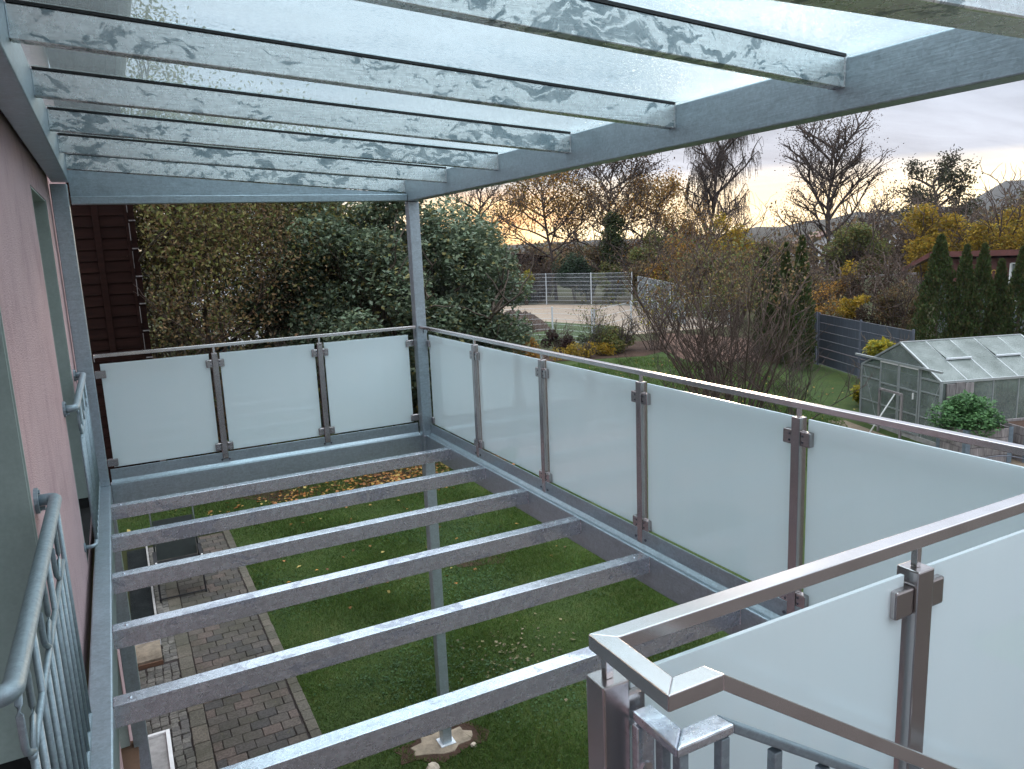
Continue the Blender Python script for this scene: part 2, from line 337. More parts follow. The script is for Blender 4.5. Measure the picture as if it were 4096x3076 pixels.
def setp(o, label=None, cat=None, group=None, kind=None):
    if label: o['label'] = label
    if cat: o['category'] = cat
    if group: o['group'] = group
    if kind: o['kind'] = kind
    return o
def wloc(o):
    v = Vector((0,0,0))
    while o is not None: v += o.location; o = o.parent
    return v
def finish_mesh(me, name, mat, parent, bevel, smooth, pre):
    o = bpy.data.objects.new(name, me); COL.objects.link(o)
    if mat: me.materials.append(MATS[mat])
    if parent: o.parent = parent
    if bevel:
        b = o.modifiers.new('bevel', 'BEVEL'); b.width = bevel; b.segments = 2; b.limit_method = 'ANGLE'; b.angle_limit = R(40)
    if smooth: me.polygons.foreach_set('use_smooth', [True]*len(me.polygons))
    return o
def build(mb, name, mat, parent=None, bevel=0, smooth=False, loc=None, **kw):
    """world-space vertices; origin moved to the parent's base (or to loc)"""
    off = wloc(parent) if parent else Vector(loc or (0,0,0))
    me = bpy.data.meshes.new(name)
    me.from_pydata([(v[0]-off.x, v[1]-off.y, v[2]-off.z) for v in mb.v], [], mb.f); me.update()
    o = finish_mesh(me, name, mat, parent, bevel, smooth, None)
    if not parent: o.location = off
    return setp(o, **kw)
def npmesh(name, V, F, mat, parent=None, smooth=False, loc=None, **kw):
    off = np.array(wloc(parent)) if parent else np.array(loc or (0,0,0), float)
    V = np.asarray(V, np.float32)-off.astype(np.float32); k = F.shape[1]; nf = len(F)
    me = bpy.data.meshes.new(name); me.vertices.add(len(V)); me.vertices.foreach_set('co', V.ravel())
    me.loops.add(nf*k); me.loops.foreach_set('vertex_index', F.astype(np.int32).ravel())
    me.polygons.add(nf); me.polygons.foreach_set('loop_start', np.arange(0, nf*k, k, dtype=np.int32))
    me.update(calc_edges=True); me.validate()
    o = finish_mesh(me, name, mat, parent, 0, smooth, None)
    if not parent: o.location = Vector(off)
    return setp(o, **kw)
def thing(name, label, cat, loc, group=None, kind=None):
    o = bpy.data.objects.new(name, None); o.empty_display_size = .2; COL.objects.link(o); o.location = loc
    return setp(o, label, cat, group, kind)
def dup(o, parent=None, off=(0,0,0), rotz=None, label=None, scale=None):
    """copy a thing with its parts and sub-parts"""
    c = o.copy(); COL.objects.link(c); c.parent = parent
    if parent is None:
        c.location = o.location+Vector(off)
        if rotz is not None: c.rotation_euler = (0,0,rotz)
        if scale: c.scale = scale
    if label: c['label'] = label
    for ch in list(o.children): dup(ch, c)
    return c
def dpart(o, off):   # copy of a part beside it, under the same thing
    c = o.copy(); COL.objects.link(c); c.location = o.location+Vector(off)
    for ch in list(o.children):
        d = ch.copy(); COL.objects.link(d); d.parent = c
    return c

# ---- plants
def seg_tubes(segs, k=4):
    S = np.array([(*a, *b, ra, rb) for a, b, ra, rb in segs], float)
    A, B, ra, rb = S[:, :3], S[:, 3:6], S[:, 6], S[:, 7]
    d = B-A; L = np.linalg.norm(d, axis=1, keepdims=True)+1e-9; d = d/L
    ref = np.where(np.abs(d[:, 2:3]) > .9, np.array([[1., 0, 0]]), np.array([[0, 0, 1.]]))
    a = np.cross(d, ref); a /= np.linalg.norm(a, axis=1, keepdims=True); b = np.cross(d, a)
    q = np.arange(k)*2*np.pi/k
    ring = a[:, None, :]*np.cos(q)[None, :, None]+b[:, None, :]*np.sin(q)[None, :, None]
    V = np.concatenate([A[:, None, :]+ring*ra[:, None, None], B[:, None, :]+ring*rb[:, None, None]], axis=1)
    n = len(S); base = (np.arange(n)*2*k)[:, None, None]; j = np.arange(k)
    F = np.stack([j, (j+1) % k, k+(j+1) % k, k+j], axis=1)[None]+base
    return V.reshape(-1, 3), F.reshape(-1, 4)
def leaf_quads(P, size, rng, flat=0.0, droop=0.0, aspect=.55, fold=.25, jitter=.35):
    """P: points; each leaf a folded pair of triangles (quad along the fold) as one island"""
    n = len(P); ax = rng.normal(size=(n, 3)); ax[:, 2] = ax[:, 2]*(1-flat)-droop
    ax /= np.linalg.norm(ax, axis=1, keepdims=True)+1e-9
    up = rng.normal(size=(n, 3))*.6; up[:, 2] += .4+flat*2
    sd = np.cross(ax, up); sd /= np.linalg.norm(sd, axis=1, keepdims=True)+1e-9
    nn = np.cross(sd, ax)
    s = size*(1+jitter*rng.uniform(-1, 1, (n, 1)))
    tip = P+ax*s; mid = P+ax*s*.45
    V = np.stack([P, mid+sd*s*aspect*.5+nn*s*fold*.5, tip, mid-sd*s*aspect*.5+nn*s*fold*.5], axis=1).reshape(-1, 3)
    b = (np.arange(n)*4)[:, None]
    F = np.concatenate([b+np.array([[0, 1, 2]]), b+np.array([[0, 2, 3]])], axis=1).reshape(-1, 3)
    return V, F
def grow(rng, base, height, spread, levels=4, r0=.15, nch=(5, 5, 4, 4), up=.55, wig=.18, start=.25, lean=(0, 0), ratio=.6, droop=0.0, minr=.012, taper=.55):
    segs = []; tips = []
    def rec(p, d, L, r, lev):
        ns = 5 if lev == 0 else 4
        pts = [p]; rs = [r]; dd = d
        for i in range(ns):
            dd = dd+rng.normal(size=3)*wig*(1 if lev else .5)
            if lev: dd[2] += .05*up-droop*lev*.18
            dd = dd/np.linalg.norm(dd); pts.append(pts[-1]+dd*L/ns); rs.append(max(minr*.6, r*(1-(1-taper*.6)*(i+1)/ns)))
        for i in range(ns): segs.append((pts[i], pts[i+1], rs[i], rs[i+1]))
        if lev >= levels-1:
            tips.extend([pts[-1], pts[-2], pts[-3]]); return
        nc = nch[lev]
        for j in range(nc):
            t = start+(1-start)*(j+rng.uniform(.2, .9))/nc if lev == 0 else .25+.75*(j+rng.uniform(0, 1))/nc
            x = t*ns; i = min(int(x), ns-1); q = pts[i]+(pts[i+1]-pts[i])*(x-i)
            a = rng.uniform(0, 2*np.pi) if lev else j*2.4+rng.uniform(-.5, .5)
            h = np.array([np.cos(a), np.sin(a), 0.])
            if lev == 0:
                nd = h*spread+np.array([0, 0, up+.35*t]); LL = L*ratio*(1.15-.62*t)
            else:
                nd = d*.8+h*.75+np.array([0, 0, up*.35]); LL = L*(.62)*(1.15-.4*t)
            nd /= np.linalg.norm(nd); rec(q, nd, LL*rng.uniform(.8, 1.15), max(minr, r*(.5 if lev == 0 else .55)), lev+1)
    d0 = np.array([lean[0], lean[1], 1.]); rec(np.array(base, float), d0/np.linalg.norm(d0), height, r0, 0)
    return segs, np.array(tips)
def tree(name, label, cat, base, height, spread, leafm, nleaf, lsize, seed, group=None, barkm='bark', lscat=.5, keep=None, flat=0, droop=0, lpart='crown', k=4, leafshift=0.0, **kw):
    rng = np.random.default_rng(seed)
    t = thing(name, label, cat, base, group)
    segs, tips = grow(rng, base, height, spread, **kw)
    V, F = seg_tubes(segs, k); npmesh('trunk', V, F, barkm, t, smooth=True)
    if nleaf:
        idx = rng.integers(0, len(tips), nleaf)
        P = tips[idx]+rng.normal(size=(nleaf, 3))*lscat
        if keep is not None: P = P[keep(P)]
        V, F = leaf_quads(P, lsize, rng, flat, droop); npmesh(lpart, V, F, leafm, t)
    return t

GZ = -3.325   # ground level; deck joist tops are z = 0
# ------------------------------------------------------------------ HOUSE
WX = -0.14; WB = -0.55
house = thing('house', 'house with pink roughcast wall and grey window reveals beside the balcony', 'house', (WX, -1, GZ))
def wall_piece(name, boxes, mat='pink_plaster', bevel=0, **kw):
    m = MB()
    for b in boxes: m.box(*b)
    return build(m, name, mat, house, bevel, **kw)
O1 = (-4.36, -3.12, 0.0, 2.19); O2 = (-1.05, 0.12, 0.0, 2.19); O3 = (-0.62, 0.66, -2.30, -1.05)
ZT = 4.05
wall_piece('wall', [
    (WB, WX, -9, O1[0], GZ-.3, ZT), (WB, WX, O1[0], O1[1], GZ-.3, O1[2]-.03), (WB, WX, O1[0], O1[1], O1[3], ZT),
    (WB, WX, O1[1], O2[0], GZ-.3, ZT),
    (WB, WX, O2[0], O3[0], GZ-.3, -.03), (WB, WX, O3[0], O2[1], GZ-.3, O3[2]-.02), (WB, WX, O3[0], O2[1], O3[3], -.03), (WB, WX, O2[0], O2[1], O2[3], ZT),
    (WB, WX, O2[1], O3[1], GZ-.3, O3[2]-.02), (WB, WX, O2[1], O3[1], O3[3], ZT),
    (WB, WX, O3[1], 1.09, GZ-.3, ZT), (WB, WX, 1.105, 4.4, GZ-.3, ZT)])
wall_piece('wall_joint', [(WB, WX-.02, 1.09, 1.105, GZ-.3, ZT)], 'tar_joint')
for (y0, y1, z0, z1) in (O1, O2):
    for b in [(-.36, WX-.004, y1-.012, y1+.0, z0+.075, z1), (-.36, WX-.004, y0, y0+.012, z0+.075, z1), (-.36, WX-.004, y0+.0125, y1-.0125, z1-.012, z1)]: wall_piece('window_reveal', [b], 'reveal_plaster')
    for yb in (y0, y1): wall_piece('reveal_bead', [(WX-.006, WX+.002, yb-.004, yb+.004, z0, z1)], 'reveal_plaster')
    wall_piece('threshold', [(-.36, WX-.002, y0, y1, z0-.03, z0), (-.36, WX-.003, y1-.013, y1, z0, z0+.074), (-.36, WX-.003, y0, y0+.013, z0, z0+.074)], 'black_membrane')
    fr = wall_piece('window', [(-.42, -.36, y0, y0+.09, z0, z1), (-.42, -.36, y1-.09, y1, z0, z1), (-.42, -.36, y0+.09, y1-.09, z1-.09, z1), (-.42, -.36, y0+.09, y1-.09, z0, z0+.1), (-.42, -.355, (y0+y1)/2-.05, (y0+y1)/2+.05, z0+.1, z1-.09)], 'white_paint')
    m = MB().box(-.40, -.385, y0+.09, (y0+y1)/2-.05, z0+.1, z1-.09).box(-.40, -.385, (y0+y1)/2+.05, y1-.09, z0+.1, z1-.09)
    o = build(m, 'pane', 'window_glass', None); o.parent = fr; o.location = Vector((0,0,0)) - wloc(fr)
y0, y1, z0, z1 = O3
for b in [(-.36, WX-.004, y1-.012, y1, z0, z1), (-.36, WX-.004, y0, y0+.012, z0, z1)]: wall_piece('window_reveal', [b], 'reveal_plaster')
wall_piece('window', [(-.42, -.36, y0, y0+.09, z0, z1), (-.42, -.36, y1-.09, y1, z0, z1), (-.42, -.36, y0+.09, y1-.09, z1-.09, z1), (-.42, -.36, y0+.09, y1-.09, z0, z0+.1)], 'white_paint')
wall_piece('window_pane', [(-.40, -.385, y0+.09, y1-.09, z0+.1, z1-.09)], 'window_glass')
wall_piece('window_sill', [(-.36, WX+.06, y0-.04, y1+.06, z0-.02, z0+.012)], 'brown_wood', .004)
# eave above the glass canopy, with boarded soffit
m = MB()
for i in range(6): m.box(WX+.003, .55, -9+i*2.35, -9+i*2.35+2.335, 4.06, 4.085)
build(m, 'soffit', 'brown_wood', house)
for i in range(6):
    build(MB().box(WX+.003+i*.115, WX+.003+i*.115+.108, -9, 5.1, 4.035, 4.058), 'soffit_board', 'dark_wood', house)
m = MB().poly([(.62, -9.2, 4.09), (-2.8, -9.2, 6.4), (-6.2, -9.2, 4.09), (-6.2, -9.2, 4.2), (-2.8, -9.2, 6.55), (.62, -9.2, 4.2)], (0, 14.4, 0))
build(m, 'roof', 'roof_tile', house)
g_ = MB().tube([(.60, -9.2, 4.06), (.60, 5.2, 4.06)], .06, 10); build(g_, 'gutter', 'galv_rail', house, smooth=True)
build(MB().box(-5.4, WB-.003, -9, -8.7, GZ, ZT).box(-5.4, WB-.003, 4.1, 4.4, GZ, ZT).box(-5.4, -5.1, -8.7, 4.1, GZ, ZT), 'rear_wall', 'pink_plaster', house)

# ------------------------------------------------------------------ STEEL BALCONY FRAME
L = 2.679; JW = .0767; JH = .0986
bal = thing('balcony_frame', 'galvanised steel balcony frame with open joists and no decking yet', 'balcony', (0, 0, GZ))
def bp(m, name, mat='galv_joist', bevel=.004, **kw): return build(m, name, mat, bal, bevel, **kw)
bp(MB().box(-.105, -.012, -5.0, .655, -.2, 0.0), 'wall_side_beam', 'galv_beam', .008)
bp(MB().box(L, 2.735, -5.0, .655, -.19, 0.0), 'outer_beam', 'galv_beam', .008)
bp(MB().box(-.012, L, .66, .745, -.2, -.001), 'end_beam', 'galv_beam', .008)
bp(MB().box(-.012, L, -5.0, -4.92, -.2, -.001), 'end_beam', 'galv_beam', .008)
# upstand angles above the beams
def angle(p):  # profile list extruded
    return p
m = MB().poly([(2.705, -4.9, .0), (2.728, -4.9, .022), (2.728, -4.9, .105), (2.738, -4.9, .105), (2.738, -4.9, .0)], (0, 5.49, 0)); bp(m, 'outer_upstand', 'galv_beam', .002)
m = MB().poly([(.0, .668, .0), (.0, .694, .024), (.0, .694, .112), (.0, .704, .112), (.0, .704, .0)], (2.64, 0, 0)); bp(m, 'end_upstand', 'galv_beam', .002)
ys = [0, -.7034, -1.4107, -2.1131, -2.8208, -3.5197, -4.224]
def joist():
    m = MB().box(-.0115, L-.001, 0, JW, -JH, 0.0)
    for x in (.05, 2.6): m.tube([(x, JW*.5, -.0005), (x, JW*.5, .004)], .009, 8)
    return m
j0 = bp(joist(), 'joist', 'galv_joist', .006)
for y in ys[1:]: dpart(j0, (0, y, 0))
for i, y in enumerate(ys[:6]):
    r_w = np.random.default_rng(40+i)
    bp(MB().tube([(L-.002+r_w.uniform(-.0008, .0008), y-.001, -JH+.003+k*.0067) for k in range(15)], [.0025+r_w.uniform(-.0006, .001) for k in range(15)], 5), 'weld', 'galv_joist', 0)
    bp(MB().tube([(-.011, y-.001, -JH+.003+k*.0067) for k in range(15)], .0025, 5), 'weld', 'galv_joist', 0)
for xa, ya in ((-.016, .599), (-.128, .599)): pass
# bolts on the upstands
m = MB().tube([(2.728, 0, .06), (2.722, 0, .06)], .008, 8)
b0 = None
RY = [-.4595, -1.5593, -2.6673, -3.778]
for y in RY:
    for dy in (-.055, .035):
        mm = MB().tube([(2.7285, y+dy, .052), (2.722, y+dy, .052)], .008, 8); bp(mm, 'bolt', 'anthracite_metal', 0)
for x in (.8775, 1.7598):
    for dx in (-.03, .03):
        mm = MB().tube([(x+dx, .6945, .05), (x+dx, .688, .05)], .009, 8); bp(mm, 'bolt', 'anthracite_metal', 0)
# posts
bp(MB().box(2.651, 2.752, .60, .70, GZ+.02, 2.185).box(2.63, 2.775, .58, .72, GZ+.0, GZ+.02), 'corner_post', 'galv_beam', .006)
bp(MB().box(2.655, 2.725, .585, .60, -.012, .004), 'beam_bracket', 'galv_joist', .002)
bp(MB().box(-.128, -.016, .60, .70, .003, 2.34).box(-.128, -.016, .585, .715, -.01, .003), 'wall_side_post', 'galv_beam', .006)
bp(MB().box(-.115, -.004, .60, .70, GZ, -.201), 'lower_post', 'galv_beam', .006)
bp(MB().box(2.66, 2.76, -5.12, -5.02, GZ, 2.18), 'corner_post', 'galv_beam', .006)
bp(MB().box(-.12, -.02, -5.12, -5.02, GZ, 2.34), 'wall_side_post', 'galv_beam', .006)
bp(MB().box(2.651, L+.05, -5.02, -5.0, -.2, 0), 'end_plate', 'galv_beam', .002)

# ------------------------------------------------------------------ GLASS CANOPY
can = thing('glass_canopy', 'glass canopy roof on sloping galvanised rafters above the balcony', 'canopy', (0, .6, 2.19))
def cp(m, name, mat='galv_roof', bevel=.003, **kw): return build(m, name, mat, can, bevel, **kw)
XR = 2.648; SL = (2.2705-2.453)/XR; RH = .106
zr = lambda x: 2.453+SL*x
cp(MB().box(XR, XR+.105, -5.2, .70, 2.188, 2.376), 'outer_beam', 'galv_beam', .006)
cp(MB().box(-.118, -.004, -5.2, .70, 2.357, 2.565), 'wall_beam', 'galv_beam', .006)
yr = [.6539, -.3113, -1.2232, -2.156, -3.0824, -4.0299, -4.96]
RW = .052
def rafter(y):
    x0, x1 = -.0035, XR-.0005
    return MB().hexa([(x0, y, zr(x0)), (x1, y, zr(x1)), (x1, y+RW, zr(x1)), (x0, y+RW, zr(x0)), (x0, y, zr(x0)+RH), (x1, y, zr(x1)+RH), (x1, y+RW, zr(x1)+RH), (x0, y+RW, zr(x0)+RH)])
for i, y in enumerate(yr):
    cp(rafter(y), 'rafter')
    r_w = np.random.default_rng(i); mw = MB()
    mw.tube([(XR-.002+r_w.uniform(-.0006, .0006), y-.001, zr(XR)+.002+k*.0075) for k in range(15)], [.003+r_w.uniform(-.0008, .0012) for k in range(15)], 5); cp(mw, 'weld', 'galv_fence', 0)
    cp(MB().tube([(-.002, y-.001, zr(0)+.002+k*.0105) for k in range(11)], .0022, 5), 'weld', 'galv_beam', 0)
# gaskets between rafters and glass
for y in yr:
    m = MB(); x0, x1 = -.0, XR
    m.hexa([(x0, y-.004, zr(x0)+RH+.001), (x1, y-.004, zr(x1)+RH+.001), (x1, y+RW+.004, zr(x1)+RH+.001), (x0, y+RW+.004, zr(x0)+RH+.001)]+[(a, b, c+.0105) for a, b, c in [(x0, y-.004, zr(x0)+RH+.001), (x1, y-.004, zr(x1)+RH+.001), (x1, y+RW+.004, zr(x1)+RH+.001), (x0, y+RW+.004, zr(x0)+RH+.001)]])
    cp(m, 'gasket', 'rubber', 0)
gz = lambda x: zr(x)+RH+.0155
ye = yr+[-5.35]
for i in range(7):
    a, b = ye[i+1]+RW/2+.004, ye[i]+RW/2-.004
    if i == 6: a = -5.35
    x0, x1 = -.11, XR+.13
    m = MB().hexa([(x0, a, gz(x0)), (x1, a, gz(x1)), (x1, b, gz(x1)), (x0, b, gz(x0)), (x0, a, gz(x0)+.01), (x1, a, gz(x1)+.01), (x1, b, gz(x1)+.01), (x0, b, gz(x0)+.01)])
    cp(m, 'glass_pane', 'wet_roof_glass', 0)
# end tie with wedge plate
cp(MB().box(-.0035, 2.645, .60, .66, 2.192, 2.25), 'tie_beam', 'galv_beam', .004)
cp(MB().poly([(-.0035, .662, 2.192), (2.645, .662, 2.192), (2.645, .662, 2.262), (-.0035, .662, 2.448)], (0, .03, 0)), 'end_plate', 'galv_beam', 0)
cp(MB().box(-.0035, 2.645, -5.0, -4.89, 2.192, 2.26), 'tie_beam', 'galv_roof', .006)
cp(MB().poly([(-.0035, -4.99, 2.2605), (2.645, -4.99, 2.2605), (2.645, -4.99, 2.268), (-.0035, -4.99, 2.45)], (0, .028, 0)), 'end_plate', 'galv_roof', 0)
# ------------------------------------------------------------------ GLASS RAILINGS
HZ = 1.0555
def clamp_mb(c, along, inward, w_=.05, h=.065):
    """plate glass clamp at c, reaching w_ along the railing, on the inward side, with two screws"""
    a = Vector(along); n = Vector(inward); c = Vector(c); m = MB()
    p = [c-n*.018+Vector((0,0,-h/2)), c-n*.018+a*w_+Vector((0,0,-h/2)), c+n*.018+a*w_+Vector((0,0,-h/2)), c+n*.018+Vector((0,0,-h/2))]
    m.hexa(p+[q+Vector((0,0,h)) for q in p]) if a.cross(n).z > 0 else m.hexa([p[1], p[0], p[3], p[2]]+[q+Vector((0,0,h)) for q in (p[1], p[0], p[3], p[2])])
    return m
def screws_mb(c, along, inward):
    a = Vector(along); n = Vector(inward); c = Vector(c); m = MB()
    for dz in (-.014, .014): m.tube([c+a*.012+n*.0175+Vector((0,0,dz)), c+a*.012+n*.0195+Vector((0,0,dz))], .0055, 8)
    return m
def rail_post(T, x, y, ax, inw, zb=.02, zt=.972, sz=.05, clamps=(1, -1), cz=(.885, .165), screws=True):
    h = sz/2
    p = build(MB().box(x-h, x+h, y-h, y+h, zb, zt), 'post', 'stainless_post', T, .003)
    m = MB().box(x-.008, x+.008, y-.008, y+.008, zt+.0005, HZ-.0265); o = build(m, 'stem', 'stainless', None, .001); o.parent = p; o.location = -wloc(p)
    for s in clamps:
        for z in cz:
            c = (x+ax[0]*h*s, y+ax[1]*h*s, z)
            o = build(clamp_mb(c, (ax[0]*s, ax[1]*s, 0), inw), 'clamp', 'stainless_post', None, .005); o.parent = p; o.location = -wloc(p)
            if screws:
                o = build(screws_mb(c, (ax[0]*s, ax[1]*s, 0), inw), 'clamp_screws', 'anthracite_metal', None); o.parent = p; o.location = -wloc(p)
    return p
# far railing
fr = thing('glass_railing', 'frosted glass railing across the far end of the balcony, before the leafy bush', 'railing', (1.3, .70, 0), 'frosted glass railings of the balcony')
build(MB().box(-.004, 2.648, .611, .647, HZ-.026, HZ).box(-.004, .0, .600, .66, HZ-.055, HZ+.0), 'handrail', 'stainless', fr, .003)
GY = .712
for x in (.8775, 1.7598): rail_post(fr, x, .70, (1, 0), (0, -1, 0), zb=.06, sz=.045)
for a, b in ((.03, .835), (.92, 1.717), (1.803, 2.60)):
    build(MB().box(a, b, GY-.005, GY+.005, .125, .968), 'glass_panel', 'frosted_glass', fr, .001)
for z in (.885, .165):
    build(MB().box(-.012, .065, GY-.02, GY+.02, z-.03, z+.03), 'clamp', 'stainless_post', fr, .005)
    build(MB().box(2.575, 2.65, GY-.02, GY+.02, z-.03, z+.03), 'clamp', 'stainless_post', fr, .005)
build(MB().box(2.642, 2.65, .622, .65, HZ-.07, HZ-.027), 'handrail_bracket', 'galv_beam', fr, .002)
# side railing
sr = thing('glass_railing', 'longest frosted glass railing, on the garden side toward the greenhouse', 'railing', (2.74, -2.2, 0), 'frosted glass railings of the balcony')
build(MB().box(2.668, 2.706, -4.9665, .598, HZ-.026, HZ), 'handrail', 'stainless', sr, .003)
build(MB().box(2.715, 2.752, .585, .599, HZ-.07, HZ-.035), 'handrail_bracket', 'galv_rail', sr, .002)
GX = 2.762
for y in RY: rail_post(sr, 2.748, y, (0, 1), (-1, 0, 0), zb=.02, sz=.046, cz=(.88, .135))
yy = [.575]+RY+[-4.93]
for i in range(5):
    a, b = yy[i+1]+.042, yy[i]-(.042 if i else .0)
    build(MB().box(GX-.005, GX+.005, a, b, .105, .966), 'glass_panel', 'frosted_glass', sr, .001)
for z in (.88, .14): build(MB().box(GX-.02, GX+.02, .545, .60, z-.03, z+.03), 'clamp', 'stainless_post', sr, .005)
# near railing beside the stairs
nr = thing('glass_railing', 'nearest frosted glass railing, its handrail turning a corner above the stairs', 'railing', (1.77, -4.98, 0), 'frosted glass railings of the balcony')
yA, yB = -4.966, -5.004
m = MB()
m.hexa([(.870, yA, HZ-.03), (.909, yB, HZ-.03), (2.667, yB, HZ-.03), (2.667, yA, HZ-.03), (.870, yA, HZ), (.909, yB, HZ), (2.667, yB, HZ), (2.667, yA, HZ)])
m.hexa([(.870, -5.19, HZ-.03), (.909, -5.152, HZ-.03), (.909, yB, HZ-.03), (.870, yA, HZ-.03), (.870, -5.19, HZ), (.909, -5.152, HZ), (.909, yB, HZ), (.870, yA, HZ)])
m.hexa([(.870, -5.19, HZ-.03), (.984, -5.19, HZ-.03), (.972, -5.152, HZ-.03), (.909, -5.152, HZ-.03), (.870, -5.19, HZ), (.984, -5.19, HZ), (.972, -5.152, HZ), (.909, -5.152, HZ)])
build(m, 'handrail', 'stainless', nr, .002)
S2 = (.624-1.054)/(1.641-.984)
xe = 2.9; ze = HZ+S2*(xe-.984)
m = MB().hexa([(.984, -5.19, HZ-.03), (xe, -5.19, ze-.036), (xe, -5.152, ze-.036), (.972, -5.152, HZ-.03), (.984, -5.19, HZ), (xe, -5.19, ze), (xe, -5.152, ze), (.972, -5.152, HZ)])
build(m, 'sloping_handrail', 'stainless', nr, .002)
def near_post(x):
    p = build(MB().box(x-.029, x+.029, -5.014, -4.956, -.2, .972), 'post', 'stainless_post', nr, .004)
    o = build(MB().box(x-.008, x+.008, -4.993, -4.977, .9725, HZ-.0305), 'stem', 'stainless', None, .001); o.parent = p; o.location = -wloc(p)
    return p
near_post(.897); p = near_post(1.774)
for s in (1, -1):
    for z in (.90, .15):
        a, b = sorted((1.774+s*.0295, 1.774+s*.083))
        if s < 0: a, b = 1.774-.092, 1.774-.0295
        o = build(MB().box(a, b, -5.006, -4.966, z-.035, z+.035), 'clamp', 'stainless_post', None, .006); o.parent = p; o.location = -wloc(p)
for z in (.90, .15): build(MB().box(.927, .972, -5.0, -4.962, z-.035, z+.035), 'clamp', 'stainless_post', nr, .006)
GY2 = -4.984
for a, b in ((.945, 1.728), (1.82, 2.63)): build(MB().box(a, b, GY2-.005, GY2+.005, -.12, .963), 'glass_panel', 'frosted_glass', nr, .001)
# galvanised stair balustrade
st = thing('stair_balustrade', 'galvanised baluster railing of the stairs under the turning handrail', 'stair railing', (1.4, -5.1, 0))
zt = .91
m = MB()
m.hexa([(.935, -5.015, zt-.02), (.935, -5.14, zt-.02), (.972, -5.10, zt-.02), (.972, -5.015, zt-.02)]+[(a, b, zt) for a, b in ((.935, -5.015), (.935, -5.14), (.972, -5.10), (.972, -5.015))])
build(MB().hexa([(.928, -5.14, zt-.02), (.972, -5.10, zt-.02), (.972, -4.93+.0-.085, zt-.02), (.928, -5.015, zt-.02), (.928, -5.14, zt), (.972, -5.10, zt), (.972, -5.015, zt), (.928, -5.015, zt)]), 'top_rail', 'galv_joist', st, .004)
build(MB().hexa([(.928, -5.1405, zt-.02), (1.058, -5.1405, zt-.02), (1.05, -5.10, zt-.02), (.9725, -5.10, zt-.02), (.928, -5.1405, zt), (1.058, -5.1405, zt), (1.05, -5.10, zt), (.9725, -5.10, zt)]), 'top_rail', 'galv_joist', st, .004)
xe = 2.9; ze = zt+S2*(xe-1.06)
build(MB().hexa([(1.0585, -5.1405, zt-.02), (xe, -5.1405, ze-.024), (xe, -5.10, ze-.024), (1.0505, -5.10, zt-.02), (1.0585, -5.1405, zt), (xe, -5.1405, ze), (xe, -5.10, ze), (1.0505, -5.10, zt)]), 'sloping_rail', 'galv_rail', st, .004)
build(MB().box(.9265, .966, -5.034, -5.0145, -.25, .885), 'side_plate', 'galv_joist', st, .003)
build(MB().tube([(.945, -5.034, .80), (.945, -5.038, .80)], .012, 12), 'screw', 'stainless', st)
build(MB().box(.941, .961, -5.085, -5.065, -.4, zt-.021), 'baluster', 'galv_rail', st, .002)
build(MB().box(.941, .961, -5.132, -5.112, -.4, zt-.021), 'baluster', 'galv_rail', st, .002)
for i in range(14):
    x = 1.045+i*.132; z = zt-.024+(S2*(x-1.06) if x > 1.06 else 0)-.006
    build(MB().box(x-.01, x+.01, -5.132, -5.112, z-1.2, z), 'baluster', 'galv_rail', st, .002)
xe0 = 1.05; build(MB().hexa([(xe0, -5.1405, -.45), (xe, -5.1405, ze-1.36), (xe, -5.10, ze-1.36), (xe0, -5.10, -.45), (xe0, -5.1405, -.41), (xe, -5.1405, ze-1.32), (xe, -5.10, ze-1.32), (xe0, -5.10, -.41)]), 'bottom_rail', 'galv_rail', st)

# ------------------------------------------------------------------ FRENCH BALCONY RAILINGS ON THE WALL
def french(y0, y1, label, x=-.078, zt=.945, z2=.745, zb=.115):
    T = thing('french_balcony_railing', label, 'window railing', (x, (y0+y1)/2, 0), 'round bar railings on the wall')
    r = .021
    def rail(z, rad, name, xo=0.0):
        pts = [(WX, y1, z)]
        for k in range(7):
            a = math.pi/2*k/6; pts.append((x-.028+.028*math.sin(a)+xo, y1-.028+.028*math.cos(a), z))
        for k in range(7):
            a = math.pi/2*k/6; pts.append((x-.028+.028*math.cos(a)+xo, y0+.028-.028*math.sin(a), z))
        pts.append((WX, y0, z)); build(MB().tube(pts, rad, 12), name, 'galv_rail', T, smooth=True)
    rail(zt, r, 'top_rail'); rail(zb, .011, 'bottom_rail')
    build(MB().tube([(x, y1-.10, z2), (x, y0+.10, z2)], .0085, 8), 'middle_rail', 'galv_rail', T, smooth=True)
    for y in (y0, y1):
        build(MB().tube([(WX, y, zt), (WX+.012, y, zt)], .045, 14).tube([(WX+.01, y, zt-.03), (WX+.028, y, zt-.03)], .008, 8).tube([(WX+.01, y, zt+.03), (WX+.018, y, zt+.03)], .008, 8), 'wall_flange', 'galv_rail', T)
        build(MB().tube([(WX, y, zb), (WX+.008, y, zb)], .028, 12), 'wall_flange', 'galv_rail', T)
    yb = y1-.03; i = 0; P_ = .1235
    while yb > y0+.02:
        q = i % 4
        if q == 0: build(MB().tube([(x, yb, zb), (x, yb, zt)], .0085, 8), 'bar', 'galv_rail', T, smooth=True)
        else: build(MB().tube([(x, yb, zb), (x, yb, z2)], .0085, 8), 'bar', 'galv_rail', T, smooth=True)
        if q == 2:
            for s_ in (1, -1):
                pts = [(x, yb, z2), (x, yb+s_*.070, z2+.042), (x, yb+s_*.082, z2+.062), (x, yb+s_*.082, zt-.068), (x, yb+s_*.074, zt-.05), (x, yb+s_*.045, zt-.01)]
                build(MB().tube(pts, .0075, 8), 'curved_bar', 'galv_rail', T, smooth=True)
        yb -= P_; i += 1
    return T
french(-4.40, -3.015, 'grey round bar window railing nearest the camera, at the left edge')
french(-1.13, 0.35, 'grey round bar window railing farther along the pink wall, by the far post')

